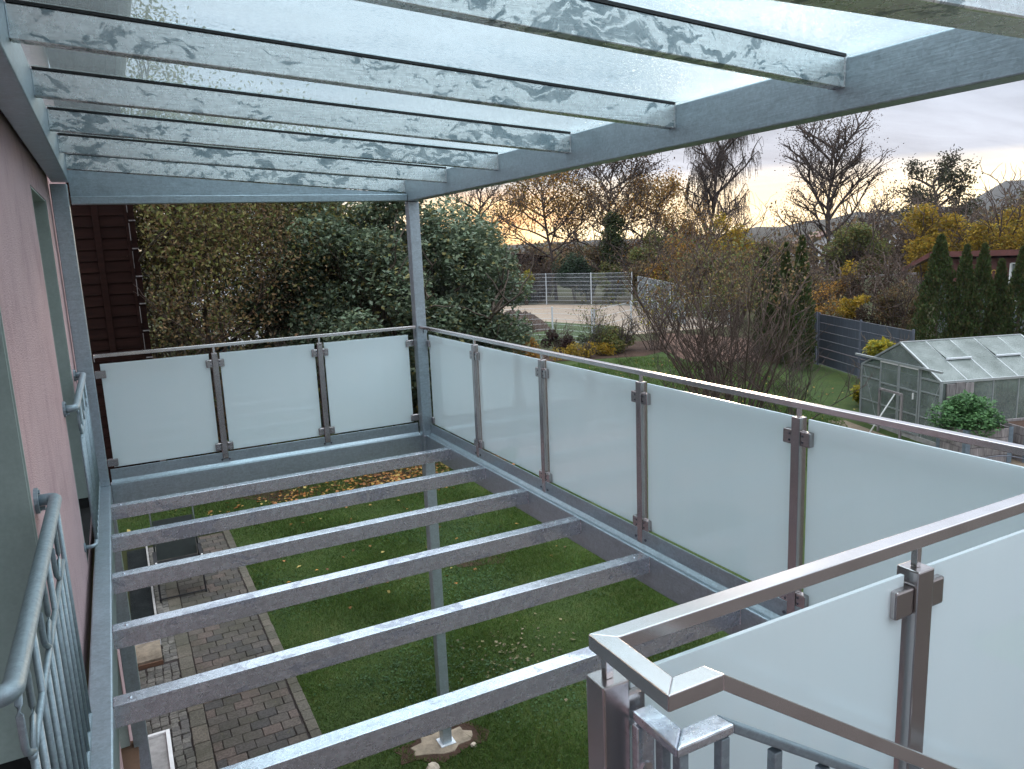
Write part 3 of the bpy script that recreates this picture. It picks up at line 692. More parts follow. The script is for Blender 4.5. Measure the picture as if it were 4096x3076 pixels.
# ------------------------------------------------------------------ GROUND
def sheet(name, pts, z, mat, **kw):
    m = MB(); m.add([(x, y, z) for x, y in pts], [tuple(range(len(pts)))]); return build(m, name, mat, None, kind='structure', loc=(pts[0][0], pts[0][1], z), **kw)
# far terrain: one big sheet, gently rising to hills
def terrain():
    rng = np.random.default_rng(5)
    rad = np.array([0, 8, 16, 30, 60, 100, 160, 250, 380, 520, 640, 760, 880, 1000, 1150, 1300, 1450, 1600, 1750, 1850]); na = 220
    V = []; 
    for i, r_ in enumerate(rad):
        for j in range(na):
            a = 2*np.pi*j/na; az = math.degrees(math.atan2(math.sin(a), math.cos(a)))  # az measured from +Y clockwise
            x, y = r_*math.sin(a), r_*math.cos(a); z = GZ-.02
            if r_ > 300:
                d = lambda c, wd: math.exp(-((az-c+180) % 360-180)**2/(2*wd*wd))
                h1 = 24*d(19, 4)+7*d(36, 9)+14*d(51, 5)+20*d(59, 5)+20*d(-20, 15)   # near ridge about 900 m
                h2 = 66*d(61, 2.6)+36*d(67, 4)+30*d(80, 9)                         # farther wooded hill
                f1 = math.exp(-((r_-900)/260)**2); f2 = math.exp(-((r_-1600)/330)**2)
                z += h1*f1*(1+.10*math.sin(az*1.7)+.05*math.sin(az*5.1))+h2*f2*(1+.05*math.sin(az*2.3)+.02*math.sin(az*7.7))+rng.uniform(-1, 1)*min(2.0, r_/900)
            V.append((x, y, z))
    F = [(i*na+j, i*na+(j+1) % na, (i+1)*na+(j+1) % na, (i+1)*na+j) for i in range(len(rad)-1) for j in range(na)]
    F = [f[::-1] for f in F]
    o = npmesh('hills', np.array(V), np.array(F), 'forest_hill', None, smooth=True, kind='structure')
    return o
terrain()
sheet('far_ground', [(-200, -60), (260, -60), (260, 240), (-200, 240)], GZ-.012, 'far_field')
sheet('lawn', [(1.60, -9), (27, -9), (27, 6), (23.6, 17), (24.4, 21.5), (23, 24.6), (17.5, 23.4), (10, 26), (-14, 26), (-14, 8.6), (1.60, 8.6)], GZ-.004, 'lawn_soil')
sheet('sand_yard', [(22.2, 28.2), (26.0, 27.4), (31.5, 26.6), (37.5, 41.5), (33.0, 50.5), (14, 60), (16, 38)], GZ+.004, 'sand')
sheet('grass_plot', [(18.5, 27.2), (25.0, 28.4), (27.2, 31.6), (25.5, 38), (22.0, 39.5), (14, 40)], GZ+.008, 'lawn_soil')
sheet('mulch_bed', [(18.6, 21.6), (20.9, 20.8), (23.9, 21.9), (24.6, 24.9), (21.8, 25.4), (19.5, 25.0), (15.8, 25.5), (15.6, 22.8)], GZ+.006, 'soil')
sheet('bark_bed', [(21.2, 18.3), (24.2, 15.4), (27.8, 13.0), (29, 19), (27, 27.3), (23.8, 23.6), (22.6, 21.4)], GZ+.004, 'mulch')
sheet('gravel_path', [(14.2, 4.9), (16.4, 4.3), (17.5, 7.6), (17.1, 7.9), (16.1, 5.2), (14.0, 5.6)], GZ+.006, 'path_gravel')
sheet('gravel_area', [(14.6, 3.9), (17.0, 4.2), (22, 2.6), (22, -4), (14, -4)], GZ+.004, 'path_gravel')
sheet('shrub_bed', [(3.0, 9.5), (8.4, 9.3), (10.0, 11.0), (9.6, 15), (2.5, 15), (1.5, 11)], GZ+.003, 'soil')
sheet('patch_of_earth', [(4.6, 4.6), (5.3, 4.35), (5.7, 4.9), (5.2, 5.5), (4.6, 5.3)], GZ+.004, 'soil')

ground2('reflected_yard', [(.045, .037, .034), (.07, .058, .053), (.10, .08, .072)], 9, .01)
sheet('yard', [(-.138, -34), (34, -34), (34, -9.1), (9, -9.1), (9, -5.4), (3.2, -5.4), (3.2, -5.15), (-.138, -5.15)], GZ+.002, 'reflected_yard')  # unseen ground behind the camera, added for its brownish reflection in the rails
# ------------------------------------------------------------------ PATIO
rng = np.random.default_rng(11)
pat = thing('patio', None, None, (.39, 1.0, GZ), kind='structure')
build(MB().box(-.10, 1.60, -2.0, 8.46, GZ-.1, GZ+.012), 'joint_bed', 'tar_joint', pat)
def stone_mesh(w_, d_, h_, seed, nm='paver'):
    r = np.random.default_rng(seed); m = MB(); b = .006
    j = lambda: r.uniform(-.0035, .0035)
    lo = [(j(), j()), (w_+j(), j()), (w_+j(), d_+j()), (j(), d_+j())]
    P = [(x, y, 0) for x, y in lo]+[(x, y, h_-b) for x, y in lo]+[(x+(b if x < w_/2 else -b), y+(b if y < d_/2 else -b), h_+r.uniform(-.001, .001)) for x, y in lo]
    m.add(P, [(0, 1, 5, 4), (1, 2, 6, 5), (2, 3, 7, 6), (3, 0, 4, 7), (4, 5, 9, 8), (5, 6, 10, 9), (6, 7, 11, 10), (7, 4, 8, 11), (8, 9, 10, 11)])
    me = bpy.data.meshes.new(nm); me.from_pydata(m.v, [], m.f); me.update(); return me
def lay(name, meshes, mat, spots, parent):
    for me in meshes:
        if not me.materials: me.materials.append(MATS[mat])
    o0 = wloc(parent)
    for x, y, z in spots:
        o = bpy.data.objects.new(name, meshes[int(rng.integers(len(meshes)))]); COL.objects.link(o); o.parent = parent
        o.location = (x-o0.x, y-o0.y, z-o0.z); o.rotation_euler = (rng.uniform(-.006, .006), rng.uniform(-.006, .006), rng.uniform(-.012, .012))
pm = [stone_mesh(.198, .158, .03, s) for s in range(6)]
spots = []
for r_ in range(43):
    y = 1.4+r_*.164; off = 0 if r_ % 2 else .10
    n = 5
    for c_ in range(n+(0 if off else 1)):
        x = .545+off+c_*.204
        if x+.198 < 1.50+.02+.1: spots.append((min(x, 1.565-.198) if False else x, y, GZ+.002+rng.uniform(-.003, .003)))
spots = [s for s in spots if s[0]+.198 <= 1.49+.09][:300]
hm = [stone_mesh(.098, .158, .03, s) for s in range(3)]
lay('paver', pm, 'paver_stone', [s for s in spots if s[0]+.198 <= 1.478], pat)
lay('half_paver', hm, 'paver_stone', [(.545, 1.4+r_*.164, GZ+.002) for r_ in range(0, 43, 2)]+[(1.365+.0, 1.4+r_*.164, GZ+.002) for r_ in range(1, 43, 2)] if True else [], pat)
em = [stone_mesh(.118, .20, .032, s, 'edge_stone') for s in range(4)]
lay('edge_stone', em, 'edge_slab', [(1.482, 1.35+i*.206, GZ+.003) for i in range(35)], pat)
bm_ = [stone_mesh(.165, .325, .034, s, 'edge_slab') for s in range(3)]
lay('edge_slab', bm_, 'edge_slab', [(.370, 1.3+i*.333, GZ+.001) for i in range(22)], pat)
cm = [stone_mesh(.085, .088, .03, s, 'cobble') for s in range(5)]
lay('cobble', cm, 'cobble_stone', [(-.10+c_*.093+rng.uniform(-.008, .008), 2.32+i*.094+rng.uniform(-.008, .008), GZ+rng.uniform(-.005, .004)) for i in range(17) for c_ in range(5)], pat)
lay('cobble', cm, 'cobble_stone', [(.18+c_*.093+rng.uniform(-.008, .008), 1.3+i*.094+rng.uniform(-.008, .008), GZ+rng.uniform(-.005, .004)) for i in range(11) for c_ in range(2)], pat)
lay('cobble', cm, 'cobble_stone', [(.20+c_*.085+rng.uniform(-.008, .008), 3.98+i*.094, GZ+rng.uniform(-.005, .004)) for i in range(47) for c_ in range(2)], pat)
# gravel strip with white edging
sheet('gravel_strip', [(-.138, 4.55), (.165, 4.55), (.165, 8.46), (-.138, 8.46)], GZ+.02, 'dark_gravel')
build(MB().box(.166, .196, 4.55, 8.46, GZ, GZ+.06), 'edging_kerb', 'kerb_concrete', None, .003, loc=(.18, 6.5, GZ), label='pale grey edging kerb along the dark gravel strip by the house wall', cat='kerb')
# light well cover and small stone step
lw = thing('light_well_cover', 'grey light well cover with a white frame beside the house wall', 'light well cover', (.05, 1.9, GZ))
build(MB().box(.125, .165, 1.0, 2.30, GZ+.01, GZ+.10).box(-.138, .125, 2.26, 2.30, GZ+.01, GZ+.10), 'frame', 'white_paint', lw, .003)
build(MB().box(-.138, .124, 1.0, 2.259, GZ+.01, GZ+.075), 'cover', 'kerb_concrete', lw, .002)
bx = thing('stone_box', 'sandy brown stone box with a rusty stained front on the ground by the wall', 'box', (.05, 4.2, GZ))
build(MB().box(-.138, .19, 3.98, 4.50, GZ+.004, GZ+.10), 'box_body', 'concrete', bx, .006)
build(MB().box(-.138, .20, 4.502, 4.54, GZ+.004, GZ+.125), 'rim', 'white_render', bx, .003)
build(MB().box(-.13, .195, 3.955, 3.978, GZ+.004, GZ+.07), 'front', 'brown_wood', bx, .004)

# ------------------------------------------------------------------ GARDEN CHAIR
ch = thing('garden_chair', 'black high-back garden chair on the paving beneath the joists', 'chair', (.6, 6.2, GZ))
x0, x1 = .275, .915
for x in (x0, x1):
    build(MB().tube([(x, 5.86, GZ+.01), (x, 6.42, GZ+.62)], .013, 8), 'leg', 'black_fabric', ch, smooth=True)
    build(MB().tube([(x, 6.62, GZ+.01), (x, 5.95, GZ+.60)], .013, 8), 'leg', 'black_fabric', ch, smooth=True)
    build(MB().box(x-.028, x+.028, 5.93, 6.42, GZ+.61, GZ+.64), 'armrest', 'black_fabric', ch, .008)
    build(MB().box(x-.012, x+.018, 5.90, 5.925, GZ+.53, GZ+.64), 'armrest_end', 'white_paint', ch, .003)
    build(MB().tube([(x*.97+.018, 6.40, GZ+.40), (x*.97+.018, 6.62, GZ+1.26)], .013, 8), 'back_post', 'green_metal', ch, smooth=True)
build(MB().box(x0+.03, x1-.03, 5.92, 6.44, GZ+.43, GZ+.47), 'seat', 'black_fabric', ch, .01)
build(MB().poly([(x0+.03, 6.42, GZ+.48), (x1-.03, 6.42, GZ+.48), (x1-.03, 6.575, GZ+1.08), (x0+.03, 6.575, GZ+1.08)], (0, .012, 0)), 'backrest', 'green_metal', ch)
build(MB().tube([(x0, 6.62, GZ+1.26), (x1-.01, 6.62, GZ+1.26)], .015, 8), 'back_bar', 'green_metal', ch, smooth=True)
build(MB().tube([(x0, 5.90, GZ+.06), (x1, 5.90, GZ+.06)], .012, 8), 'foot_bar', 'black_fabric', ch, smooth=True)

# ------------------------------------------------------------------ FOOTING OF THE CORNER POST
ft = thing('concrete_footing', 'rough pale concrete footing around the foot of the corner post', 'footing', (2.7, .6, GZ))
r = np.random.default_rng(4); pts = []
for i in range(18):
    a = 2*math.pi*i/18; q = .215*(1+r.uniform(-.25, .25)); pts.append((2.66+q*1.35*math.cos(a), .68+q*.8*math.sin(a), GZ-.02))
build(MB().poly([(2.68+(x-2.68)*1.45+r.uniform(-.05, .05), .67+(y-.67)*1.5+r.uniform(-.04, .04), GZ+.001) for x, y, z in pts], (0, 0, .006)), 'bare_soil', 'soil', ft)
build(MB().poly(pts, (0, 0, .035)), 'slab', 'concrete', ft, .01)
build(MB().box(2.62, 2.785, .57, .73, GZ+.0155, GZ+.024), 'base_plate', 'galv_fence', ft, .002)
def rock(c, s, seed, label):
    import bmesh
    bm = bmesh.new(); bmesh.ops.create_icosphere(bm, subdivisions=2, radius=s); r = random.Random(seed)
    for v in bm.verts: v.co *= 1+r.uniform(-.25, .2); v.co.z *= .7
    me = bpy.data.meshes.new('stone'); bm.to_mesh(me); bm.free(); me.materials.append(MATS['rock'])
    o = bpy.data.objects.new('stone', me); COL.objects.link(o); o.location = c
    setp(o, label, 'stone')
rock((2.42, .33, GZ+.02), .065, 1, 'loose pale stone on the lawn in front of the post footing')
rock((2.92, .44, GZ+.02), .035, 2, 'small stone right of the post footing, beside the base plate')

# ------------------------------------------------------------------ PLANTS NEAR THE HOUSE
def lobed(name, label, cat, c, rad, leafm, n, size, seed, group=None, lobes=26, lobe_r=.34, barkm='bark', flat=.25, droop=.0, stems=7, aspect=.6, hollow=.55, part='foliage', twn=4, sth=1.9):
    """dense bush: leaves in the outer shells of many overlapping lobes, real stems inside"""
    rng = np.random.default_rng(seed); c = np.array(c, float); rad = np.array(rad, float)
    base = (c[0], c[1], GZ); t = thing(name, label, cat, base, group)
    L_ = []
    while len(L_) < lobes:
        q = rng.normal(size=3); q /= np.linalg.norm(q); q *= rng.uniform(.45, .80)
        if q[2] < -.75: continue
        L_.append((c+q*rad, rng.uniform(.75, 1.25)*lobe_r*rad.mean()))
    per = n//lobes; P = []
    for lc, lr in L_:
        q = rng.normal(size=(per, 3)); q /= np.linalg.norm(q, axis=1, keepdims=True)
        P.append(lc+q*lr*rng.uniform(hollow, 1.08, (per, 1))**.7*np.array([1, 1, .9]))
    P = np.concatenate(P); P = P[P[:, 2] > GZ+.03]
    V, F = leaf_quads(P, size, rng, flat, droop, aspect); npmesh(part, V, F, leafm, t)
    segs = []
    for k in range(stems):
        a = rng.uniform(0, 6.28); s0 = np.array([c[0]+.25*math.cos(a)*rad[0]*.3, c[1]+.25*math.sin(a)*rad[1]*.3, GZ-.05])
        d = np.array([math.cos(a)*.5, math.sin(a)*.5, 1.2]); s, tp = grow(rng, s0, rad[2]*sth, .9, levels=3, r0=.02+.02*rad.mean(), nch=(twn, twn, 3), wig=.22, start=.2, lean=(d[0]*.5, d[1]*.5), minr=.006)
        segs += s
    V, F = seg_tubes(segs, 4); npmesh('stems', V, F, barkm, t)
    return t
lobed('leafy_bush', 'big dense bush with broad grey-green leaves behind the far glass railing', 'bush', (6.8, 13.3, .10), (4.75, 3.3, 4.3), 'leaf_greygreen', 135000, .125, 1, lobes=190, lobe_r=.15, flat=.45, stems=6, hollow=.4, sth=1.15)
tree('garden_tree', 'olive-green leafed tree at the upper left, beside the dark barn wall', 'tree', (1.9, 15.6, GZ), 6.6, 1.0, 'leaf_yolive', 34000, .10, 3, keep=lambda P: (P[:, 0] > .84) & (P[:, 2] > .35-.5*np.sin(P[:, 0]*3)), lscat=.55, levels=4, r0=.10, nch=(9, 5, 4), minr=.007, start=.35, droop=.5)
tree('garden_tree', 'taller yellow-green tree rising behind the olive one at the upper left', 'tree', (2.4, 21.5, GZ), 8.8, 1.0, 'leaf_yolive', 20000, .13, 8, keep=lambda P: P[:, 0] > .95, lscat=.6, levels=4, r0=.11, nch=(11, 5, 4), minr=.008, start=.15)
tree('brown_shrub', 'tangled brown-leaved shrub between the barn wall and the dense bush', 'bush', (2.5, 13.6, GZ), 5.2, 1.1, 'leaf_brown', 24000, .085, 4, keep=lambda P: P[:, 0] > .84, lscat=.5, barkm='twig', levels=4, r0=.07, nch=(10, 6, 4), minr=.006, start=.12, droop=.3)
tree('twiggy_shrub', 'lighter thin-twigged shrub in front of the white house at the left', 'bush', (4.2, 15.4, GZ), 6.4, .9, 'leaf_olive', 5000, .09, 5, lscat=.5, barkm='twig', levels=4, r0=.07, nch=(9, 6, 4), minr=.006, start=.15)
lobed('low_shrub', 'low dark green shrub under the tangled brown one, near the barn', 'bush', (3.5, 12.3, -2.0), (1.7, 1.2, 1.6), 'leaf_olive', 9000, .10, 6, lobes=20, lobe_r=.3)
lobed('low_shrub', 'low brownish shrub at the foot of the dark barn wall', 'bush', (1.8, 12.9, -2.1), (1.2, .8, 1.6), 'leaf_brown', 8000, .09, 7, lobes=14, lobe_r=.3)
build(MB().box(2.75, 2.95, 17.0, 17.2, GZ, -1.05).poly([(2.7, 16.95, -1.05), (3.0, 16.95, -1.05), (3.0, 16.95, -.75), (2.7, 16.95, -.75)], (0, .25, 0)), 'garden_post_box', 'blue_plastic', None, .01, loc=(2.85, 17.1, GZ), label='blue box on a post seen between the twigs of the shrubs', cat='box')

# dark barn at the left
barn = thing('barn', 'dark brown boarded barn wall behind the far left post', 'barn', (-1.2, 13, GZ))
build(MB().box(-4, .66, 12.06, 20, GZ, 5.2), 'barn_wall', 'tar_joint', barn)
i = 0; z = GZ
pb = build(MB().poly([(-4, 12.03, GZ+.02), (.70, 12.03, GZ+.02), (.70, 12.055, GZ+.24), (-4, 12.055, GZ+.24)], (0, .004, 0)), 'plank', 'dark_wood', barn)
for i in range(1, 36): dpart(pb, (0, 0, .232*i))
build(MB().box(.0, .12, 11.97, 12.028, GZ, 5.2), 'batten', 'dark_wood', barn, .004)
build(MB().box(.60, .66, 11.985, 12.027, GZ, 5.2), 'corner_post', 'dark_wood', barn, .004)
for i in range(14):
    zz = GZ+.3+i*.58
    build(MB().box(.662, .672, 11.97, 12.02, zz, zz+.36), 'corner_strip', 'weathered_wood', barn)
    build(MB().box(.672, .80, 11.985, 12.0, zz+.40, zz+.425), 'hook', 'weathered_wood', barn)
build(MB().box(.673, .79, 12.03, 12.5, GZ, 5.2), 'corner_board', 'dark_wood', barn)

# white neighbour house behind
nh = thing('neighbour_house', 'white neighbouring house with brown shutters behind the shrubs at the left', 'house', (7, 42, GZ))
build(MB().poly([(4.6, 40, GZ), (12.6, 40, GZ), (12.6, 40, 4.5), (8.6, 40, 7.2), (4.6, 40, 4.5)], (0, 9, 0)), 'wall', 'white_render', nh)
for zz in (-1.8, 2.9):
    for xx in (6.3, 9.6):
        wdw = build(MB().box(xx-.6, xx+.6, 39.96, 39.99, zz, zz+1.3), 'window', 'window_glass', nh)
        for s in (-1, 1): build(MB().box(xx+s*.95-.32, xx+s*.95+.32, 39.93, 39.985, zz-.05, zz+1.35), 'shutter', 'brown_wood', nh)
build(MB().poly([(4.0, 39.4, 4.2), (8.6, 39.4, 7.3), (13.2, 39.4, 4.2), (13.2, 39.4, 4.4), (8.6, 39.4, 7.55), (4.0, 39.4, 4.4)], (0, 10.5, 0)), 'roof', 'roof_tile', nh)

# ------------------------------------------------------------------ SHRUB IN FRONT OF THE GREENHOUSE
def bare_shrub(name, label, base, h, r, seed, stems, leafm=None, nleaf=0, lsize=.06, zleaf=0, barkm='twig', group=None, r0=.03, nch=(6, 4), outward=.55, minr=.0035, lev=3, cat='bush'):
    rng = np.random.default_rng(seed); t = thing(name, label, cat, base, group); segs = []; tips = []
    for k in range(stems):
        a = rng.uniform(0, 6.28); q = rng.uniform(.0, 1)**.7
        b = (base[0]+q*r*.30*math.cos(a), base[1]+q*r*.30*math.sin(a), base[2]-.05)
        s, tp = grow(rng, b, h*rng.uniform(.55, 1.0), .8, levels=lev, r0=r0*rng.uniform(.5, 1), nch=nch, up=.75, wig=.13, start=.15, lean=(outward*q*math.cos(a)+rng.normal()*.1, outward*q*math.sin(a)+rng.normal()*.1), minr=minr, ratio=.45)
        segs += s; tips.append(tp)
    tips = np.concatenate(tips)
    V, F = seg_tubes(segs, 3); npmesh('stems', V, F, barkm, t)
    if nleaf:
        T = tips[tips[:, 2] > zleaf]
        if len(T):
            P = T[rng.integers(0, len(T), nleaf)]+rng.normal(size=(nleaf, 3))*.14
            V, F = leaf_quads(P, lsize, rng, 0, .5); npmesh('foliage', V, F, leafm, t)
    return t
bare_shrub('bare_shrub', 'large bare many-stemmed shrub with upright shoots in front of the greenhouse', (14.6, 8.9, GZ), 5.3, 2.4, 21, 33, 'leaf_brown', 2200, .09, .1, 'twig', r0=.042, nch=(6, 4), outward=.50, minr=.0062)
bare_shrub('bare_shrub', 'low arching reddish-twigged shrub spreading over the lawn beside the tall bare one', (14.2, 10.2, GZ), 2.6, 2.4, 22, 15, None, 0, barkm='dark_twig', r0=.02, nch=(5, 3), outward=1.25, minr=.005)
bare_shrub('bare_shrub', 'thin leafy-topped shrub left of the tall bare one, before the sand yard', (16.3, 11.8, GZ), 4.9, 1.4, 23, 9, 'leaf_olive', 1500, .10, -.4, 'twig', r0=.03, nch=(6, 4), outward=.35, minr=.006)
bare_shrub('bare_shrub', 'dark drooping twigs of a bare shrub close to the greenhouse front', (16.1, 8.3, GZ), 2.9, 2.0, 24, 16, None, 0, barkm='dark_twig', r0=.024, nch=(6, 4), outward=.95, minr=.005)
bare_shrub('bare_shrub', 'slender bare sapling shrub before the low mesh fence', (19.6, 22.9, GZ), 2.3, .8, 25, 16, 'leaf_olive', 350, .09, -3, 'dark_twig', r0=.02, nch=(6, 3), outward=.35, minr=.006)
bare_shrub('bare_shrub', 'dark many-branched shrub with yellowing leaves at the corner of the mesh fences', (22.5, 22.0, GZ), 3.4, 1.4, 26, 20, 'leaf_yellow', 420, .11, -3, 'dark_twig', r0=.03, nch=(7, 4), outward=.6, minr=.008)
lobed('rose_bush', 'small green bush at the far edge of the lawn, left of the dark shrub', 'bush', (20.9, 22.6, -2.75), (1.5, .9, .8), 'leaf_olive', 3000, .11, 31, lobes=10, hollow=.3)
lobed('dark_bush', 'small dark purple-leaved bush beside the low mesh fence', 'bush', (17.9, 23.3, -2.8), (.85, .7, .75), 'leaf_purple', 2600, .09, 32, lobes=8)
lobed('orange_bush', 'orange-brown autumn bush between the dense bush and the low fence', 'bush', (14.2, 20.4, -2.7), (1.3, 1.2, 1.1), 'leaf_orange', 5200, .09, 33, lobes=12)
lobed('low_hedge', 'low yellow-brown hedge edging along the far side of the lawn', 'hedge', (18.8, 22.2, -3.1), (2.2, .55, .35), 'leaf_gold', 2600, .09, 34, lobes=14, lobe_r=.3)
lobed('low_hedge', 'low dark evergreen edging in front of the sand yard', 'hedge', (21.0, 24.4, -3.05), (2.0, .6, .45), 'leaf_ivy', 2600, .09, 35, lobes=12, lobe_r=.3)
lobed('yellow_bush', 'small bright yellow bush at the left corner of the greenhouse', 'bush', (19.4, 8.5, -2.9), (.5, .5, .5), 'leaf_yellow', 900, .10, 36, lobes=5)
lobed('climbing_vine', 'yellow-green vine climbing behind the greenhouse by the dark fence', 'vine', (20.6, 8.7, -2.0), (.75, .6, .9), 'leaf_yellow', 1700, .14, 37, lobes=9)

# ------------------------------------------------------------------ THUJAS
def thuja(label, x, y, ztop, r, seed, group, n=9000, size=.10):
    rng = np.random.default_rng(seed); H = ztop-GZ; t = thing('thuja', label, 'tree', (x, y, GZ), group)
    V, F = seg_tubes([(np.array([x, y, GZ]), np.array([x, y, GZ+H*.9]), .07, .015)], 6); npmesh('trunk', V, F, 'bark', t)
    u = rng.uniform(0, 1, n); tt = 1-np.sqrt(1-u*.995)*1.0; tt = np.clip(u**.8, 0, 1)
    prof = np.where(tt < .2, .80+tt*1.0, np.clip((1-tt)/.8, 0, 1)**.78)
    a = rng.uniform(0, 6.283, n)
    lump = 1+.13*np.sin(a*3+tt*19+seed)+.10*np.sin(a*7-tt*33)+.08*np.sin(tt*60+a*2)
    rr = r*prof*lump*rng.uniform(.66, 1.12, n)
    P = np.stack([x+rr*np.cos(a), y+rr*np.sin(a), GZ+.05+tt*H*.97], 1)
    ax = np.stack([np.cos(a)*.45, np.sin(a)*.45, np.full(n, 1.0)], 1)+rng.normal(size=(n, 3))*.33
    ax /= np.linalg.norm(ax, axis=1, keepdims=True); sd = np.cross(ax, rng.normal(size=(n, 3))); sd /= np.linalg.norm(sd, axis=1, keepdims=True)
    s = size*rng.uniform(.7, 1.5, (n, 1)); nn = np.cross(sd, ax)
    V = np.stack([P, P+ax*s*.5+sd*s*.28, P+ax*s, P+ax*s*.5-sd*s*.28+nn*s*.1], 1).reshape(-1, 3); b = (np.arange(n)*4)[:, None]
    F = np.concatenate([b+np.array([[0, 1, 2]]), b+np.array([[0, 2, 3]])], 1).reshape(-1, 3); npmesh('crown', V, F, 'leaf_thuja', t)
TG = 'row of thujas behind the greenhouse'
for i, (x, y, zt_, r, lab) in enumerate([
    (27.9, 11.9, 1.42, .98, 'tallest thuja of the row, at its left end behind the greenhouse'),
    (28.3, 11.15, 1.00, .62, 'narrow thuja, second in the row behind the greenhouse from its left end'),
    (28.55, 10.65, 1.02, .66, 'third thuja of the row from the left, before the red shed wall'),
    (28.9, 10.2, .42, .55, 'short thuja between two taller ones in front of the shed'),
    (28.9, 9.5, .88, .66, 'fifth thuja of the row, in front of the shed window'),
    (29.3, 8.8, .10, .66, 'thuja at the right edge of the picture, lower than its neighbour')]):
    thuja(lab, x, y, zt_+.12, r*.84, 60+i, TG, 11000 if i == 0 else 7500)
TG2 = 'thujas behind the bare shrub'
thuja('dark thuja standing rightmost behind the bare shrub, left of the dark fence', 22.9, 14.0, 1.70, .52, 71, TG2)
thuja('slightly shorter thuja just left of the rightmost one behind the bare shrub', 23.4, 15.2, 1.45, .42, 72, TG2)
thuja('thin leftmost thuja peeking above the bare shrub', 24.3, 17.1, 1.35, .42, 73, TG2)
thuja('thuja half hidden by twigs in the middle of the group behind the bare shrub', 23.7, 16.1, .75, .45, 74, TG2)

# ------------------------------------------------------------------ FENCES
def wire_panel(a, b, h, parent, z0=.05, rows=8, dx=.05, wr=.0028, hr=.004, mat='galv_fence'):
    a = np.array(a, float); b = np.array(b, float); d = b-a; Ln = np.linalg.norm(d); d /= Ln; segs = []
    nx = int(Ln/dx)
    for i in range(1, nx):
        p = a+d*Ln*i/nx; segs.append((p+[0, 0, z0], p+[0, 0, z0+h], wr, wr))
    for j in range(rows):
        z = z0+h*j/(rows-1); segs.append((a+[0, 0, z], b+[0, 0, z], hr, hr))
    V, F = seg_tubes([(np.array(s[0]), np.array(s[1]), s[2], s[3]) for s in segs], 3)
    return npmesh('mesh_panel', V, F, mat, parent, kind='stuff')
def mesh_fence(name, label, pts, h, step, rows, dx, wr, hr, group=None, slats=None, postw=.06, postm='galv_fence', wirem='galv_fence'):
    T = thing(name, label, 'fence', (pts[0][0], pts[0][1], GZ), group)
    for (xa, ya), (xb, yb) in zip(pts[:-1], pts[1:]):
        Ln = math.hypot(xb-xa, yb-ya); n = max(1, round(Ln/step))
        for i in range(n+1):
            if i == 0 and (xa, ya) != pts[0]: continue
            x = xa+(xb-xa)*i/n; y = ya+(yb-ya)*i/n
            build(MB().box(x-postw/2, x+postw/2, y-postw/2, y+postw/2, GZ-.1, GZ+h+.06), 'post', postm, T, 0)
        for i in range(n):
            A = (xa+(xb-xa)*i/n, ya+(yb-ya)*i/n, GZ); B = (xa+(xb-xa)*(i+1)/n, ya+(yb-ya)*(i+1)/n, GZ)
            wire_panel(A, B, h-.06, T, .06, rows, dx, wr, hr, wirem)
            if slats and slats(i, xa):
                dv = Vector((B[0]-A[0], B[1]-A[1], 0)).normalized(); nv = Vector((dv.y, -dv.x, 0))*.012
                m = MB(); q = rows-1
                for j in range(q):
                    z0_ = GZ+.06+(h-.06)*j/q+.015; z1_ = GZ+.06+(h-.06)*(j+1)/q-.015
                    m = MB().bar((A[0]+dv.x*.05, A[1]+dv.y*.05, (z0_+z1_)/2), (B[0]-dv.x*.05, B[1]-dv.y*.05, (z0_+z1_)/2), .006, z1_-z0_)
                    build(m, 'privacy_strip', slats(i, xa), T)
    return T
mesh_fence('mesh_fence', 'tall galvanised wire mesh fence at the back of the sand yard', [(26.5, 58.5), (29.8, 54.4), (33.1, 50.2), (34.9, 46.0), (36.7, 42.9)], 2.62, 4.2, 9, .10, .006, .012)
mesh_fence('mesh_fence', 'tall mesh fence with grey privacy strips right of the sand yard', [(36.65, 42.0), (30.1, 28.9)], 2.35, 3.3, 7, .20, .006, .012, slats=lambda i, xa: 'grey_slats')
mesh_fence('mesh_fence', 'low galvanised mesh fence between the lawn and the sand yard', [(15.0, 31.6), (20.8, 28.65), (21.3, 25.6)], 1.75, 3.2, 7, .07, .004, .008)
mesh_fence('mesh_fence', 'low mesh fence running right across the sand yard', [(21.45, 25.62), (25.58, 28.1), (32.0, 27.2)], 1.75, 4.8, 5, .12, .004, .010)
mesh_fence('privacy_fence', 'dark blue-grey fence with privacy strips behind the bare shrub and greenhouse', [(24.3, 14.3), (21.7, 8.6)], 2.0, 3.1, 7, .25, .004, .010, slats=lambda i, xa: 'anthracite_slats', postm='anthracite_metal', wirem='anthracite_metal')
mesh_fence('privacy_fence', 'dark privacy fence continuing behind the leafless thicket', [(27.6, 20.8), (24.4, 14.5)], 2.0, 2.5, 7, .25, .004, .010, slats=lambda i, xa: 'anthracite_slats', postm='anthracite_metal', wirem='anthracite_metal')
# soil heap
def heap(label, c, rx, ry, h, seed, mat='soil'):
    r = np.random.default_rng(seed); n = 34; V = []; F = []
    g = np.linspace(-1, 1, n)
    for yv in g:
        for xv in g:
            q = max(0, 1-(xv*xv+yv*yv)); V.append((c[0]+xv*rx, c[1]+yv*ry, GZ-.03+h*q**.8*(1+r.uniform(-.22, .22))+.05*math.sin(xv*9)*math.sin(yv*7)*q))
    for i in range(n-1):
        for j in range(n-1): F.append((i*n+j, i*n+j+1, (i+1)*n+j+1, (i+1)*n+j))
    npmesh('soil_heap', np.array(V), np.array(F), mat, None, loc=(c[0], c[1], GZ), label=label, cat='heap')
heap('heap of dark brown soil beside the sand in the fenced yard', (21.5, 34.5), 2.4, 1.9, 1.1, 3)

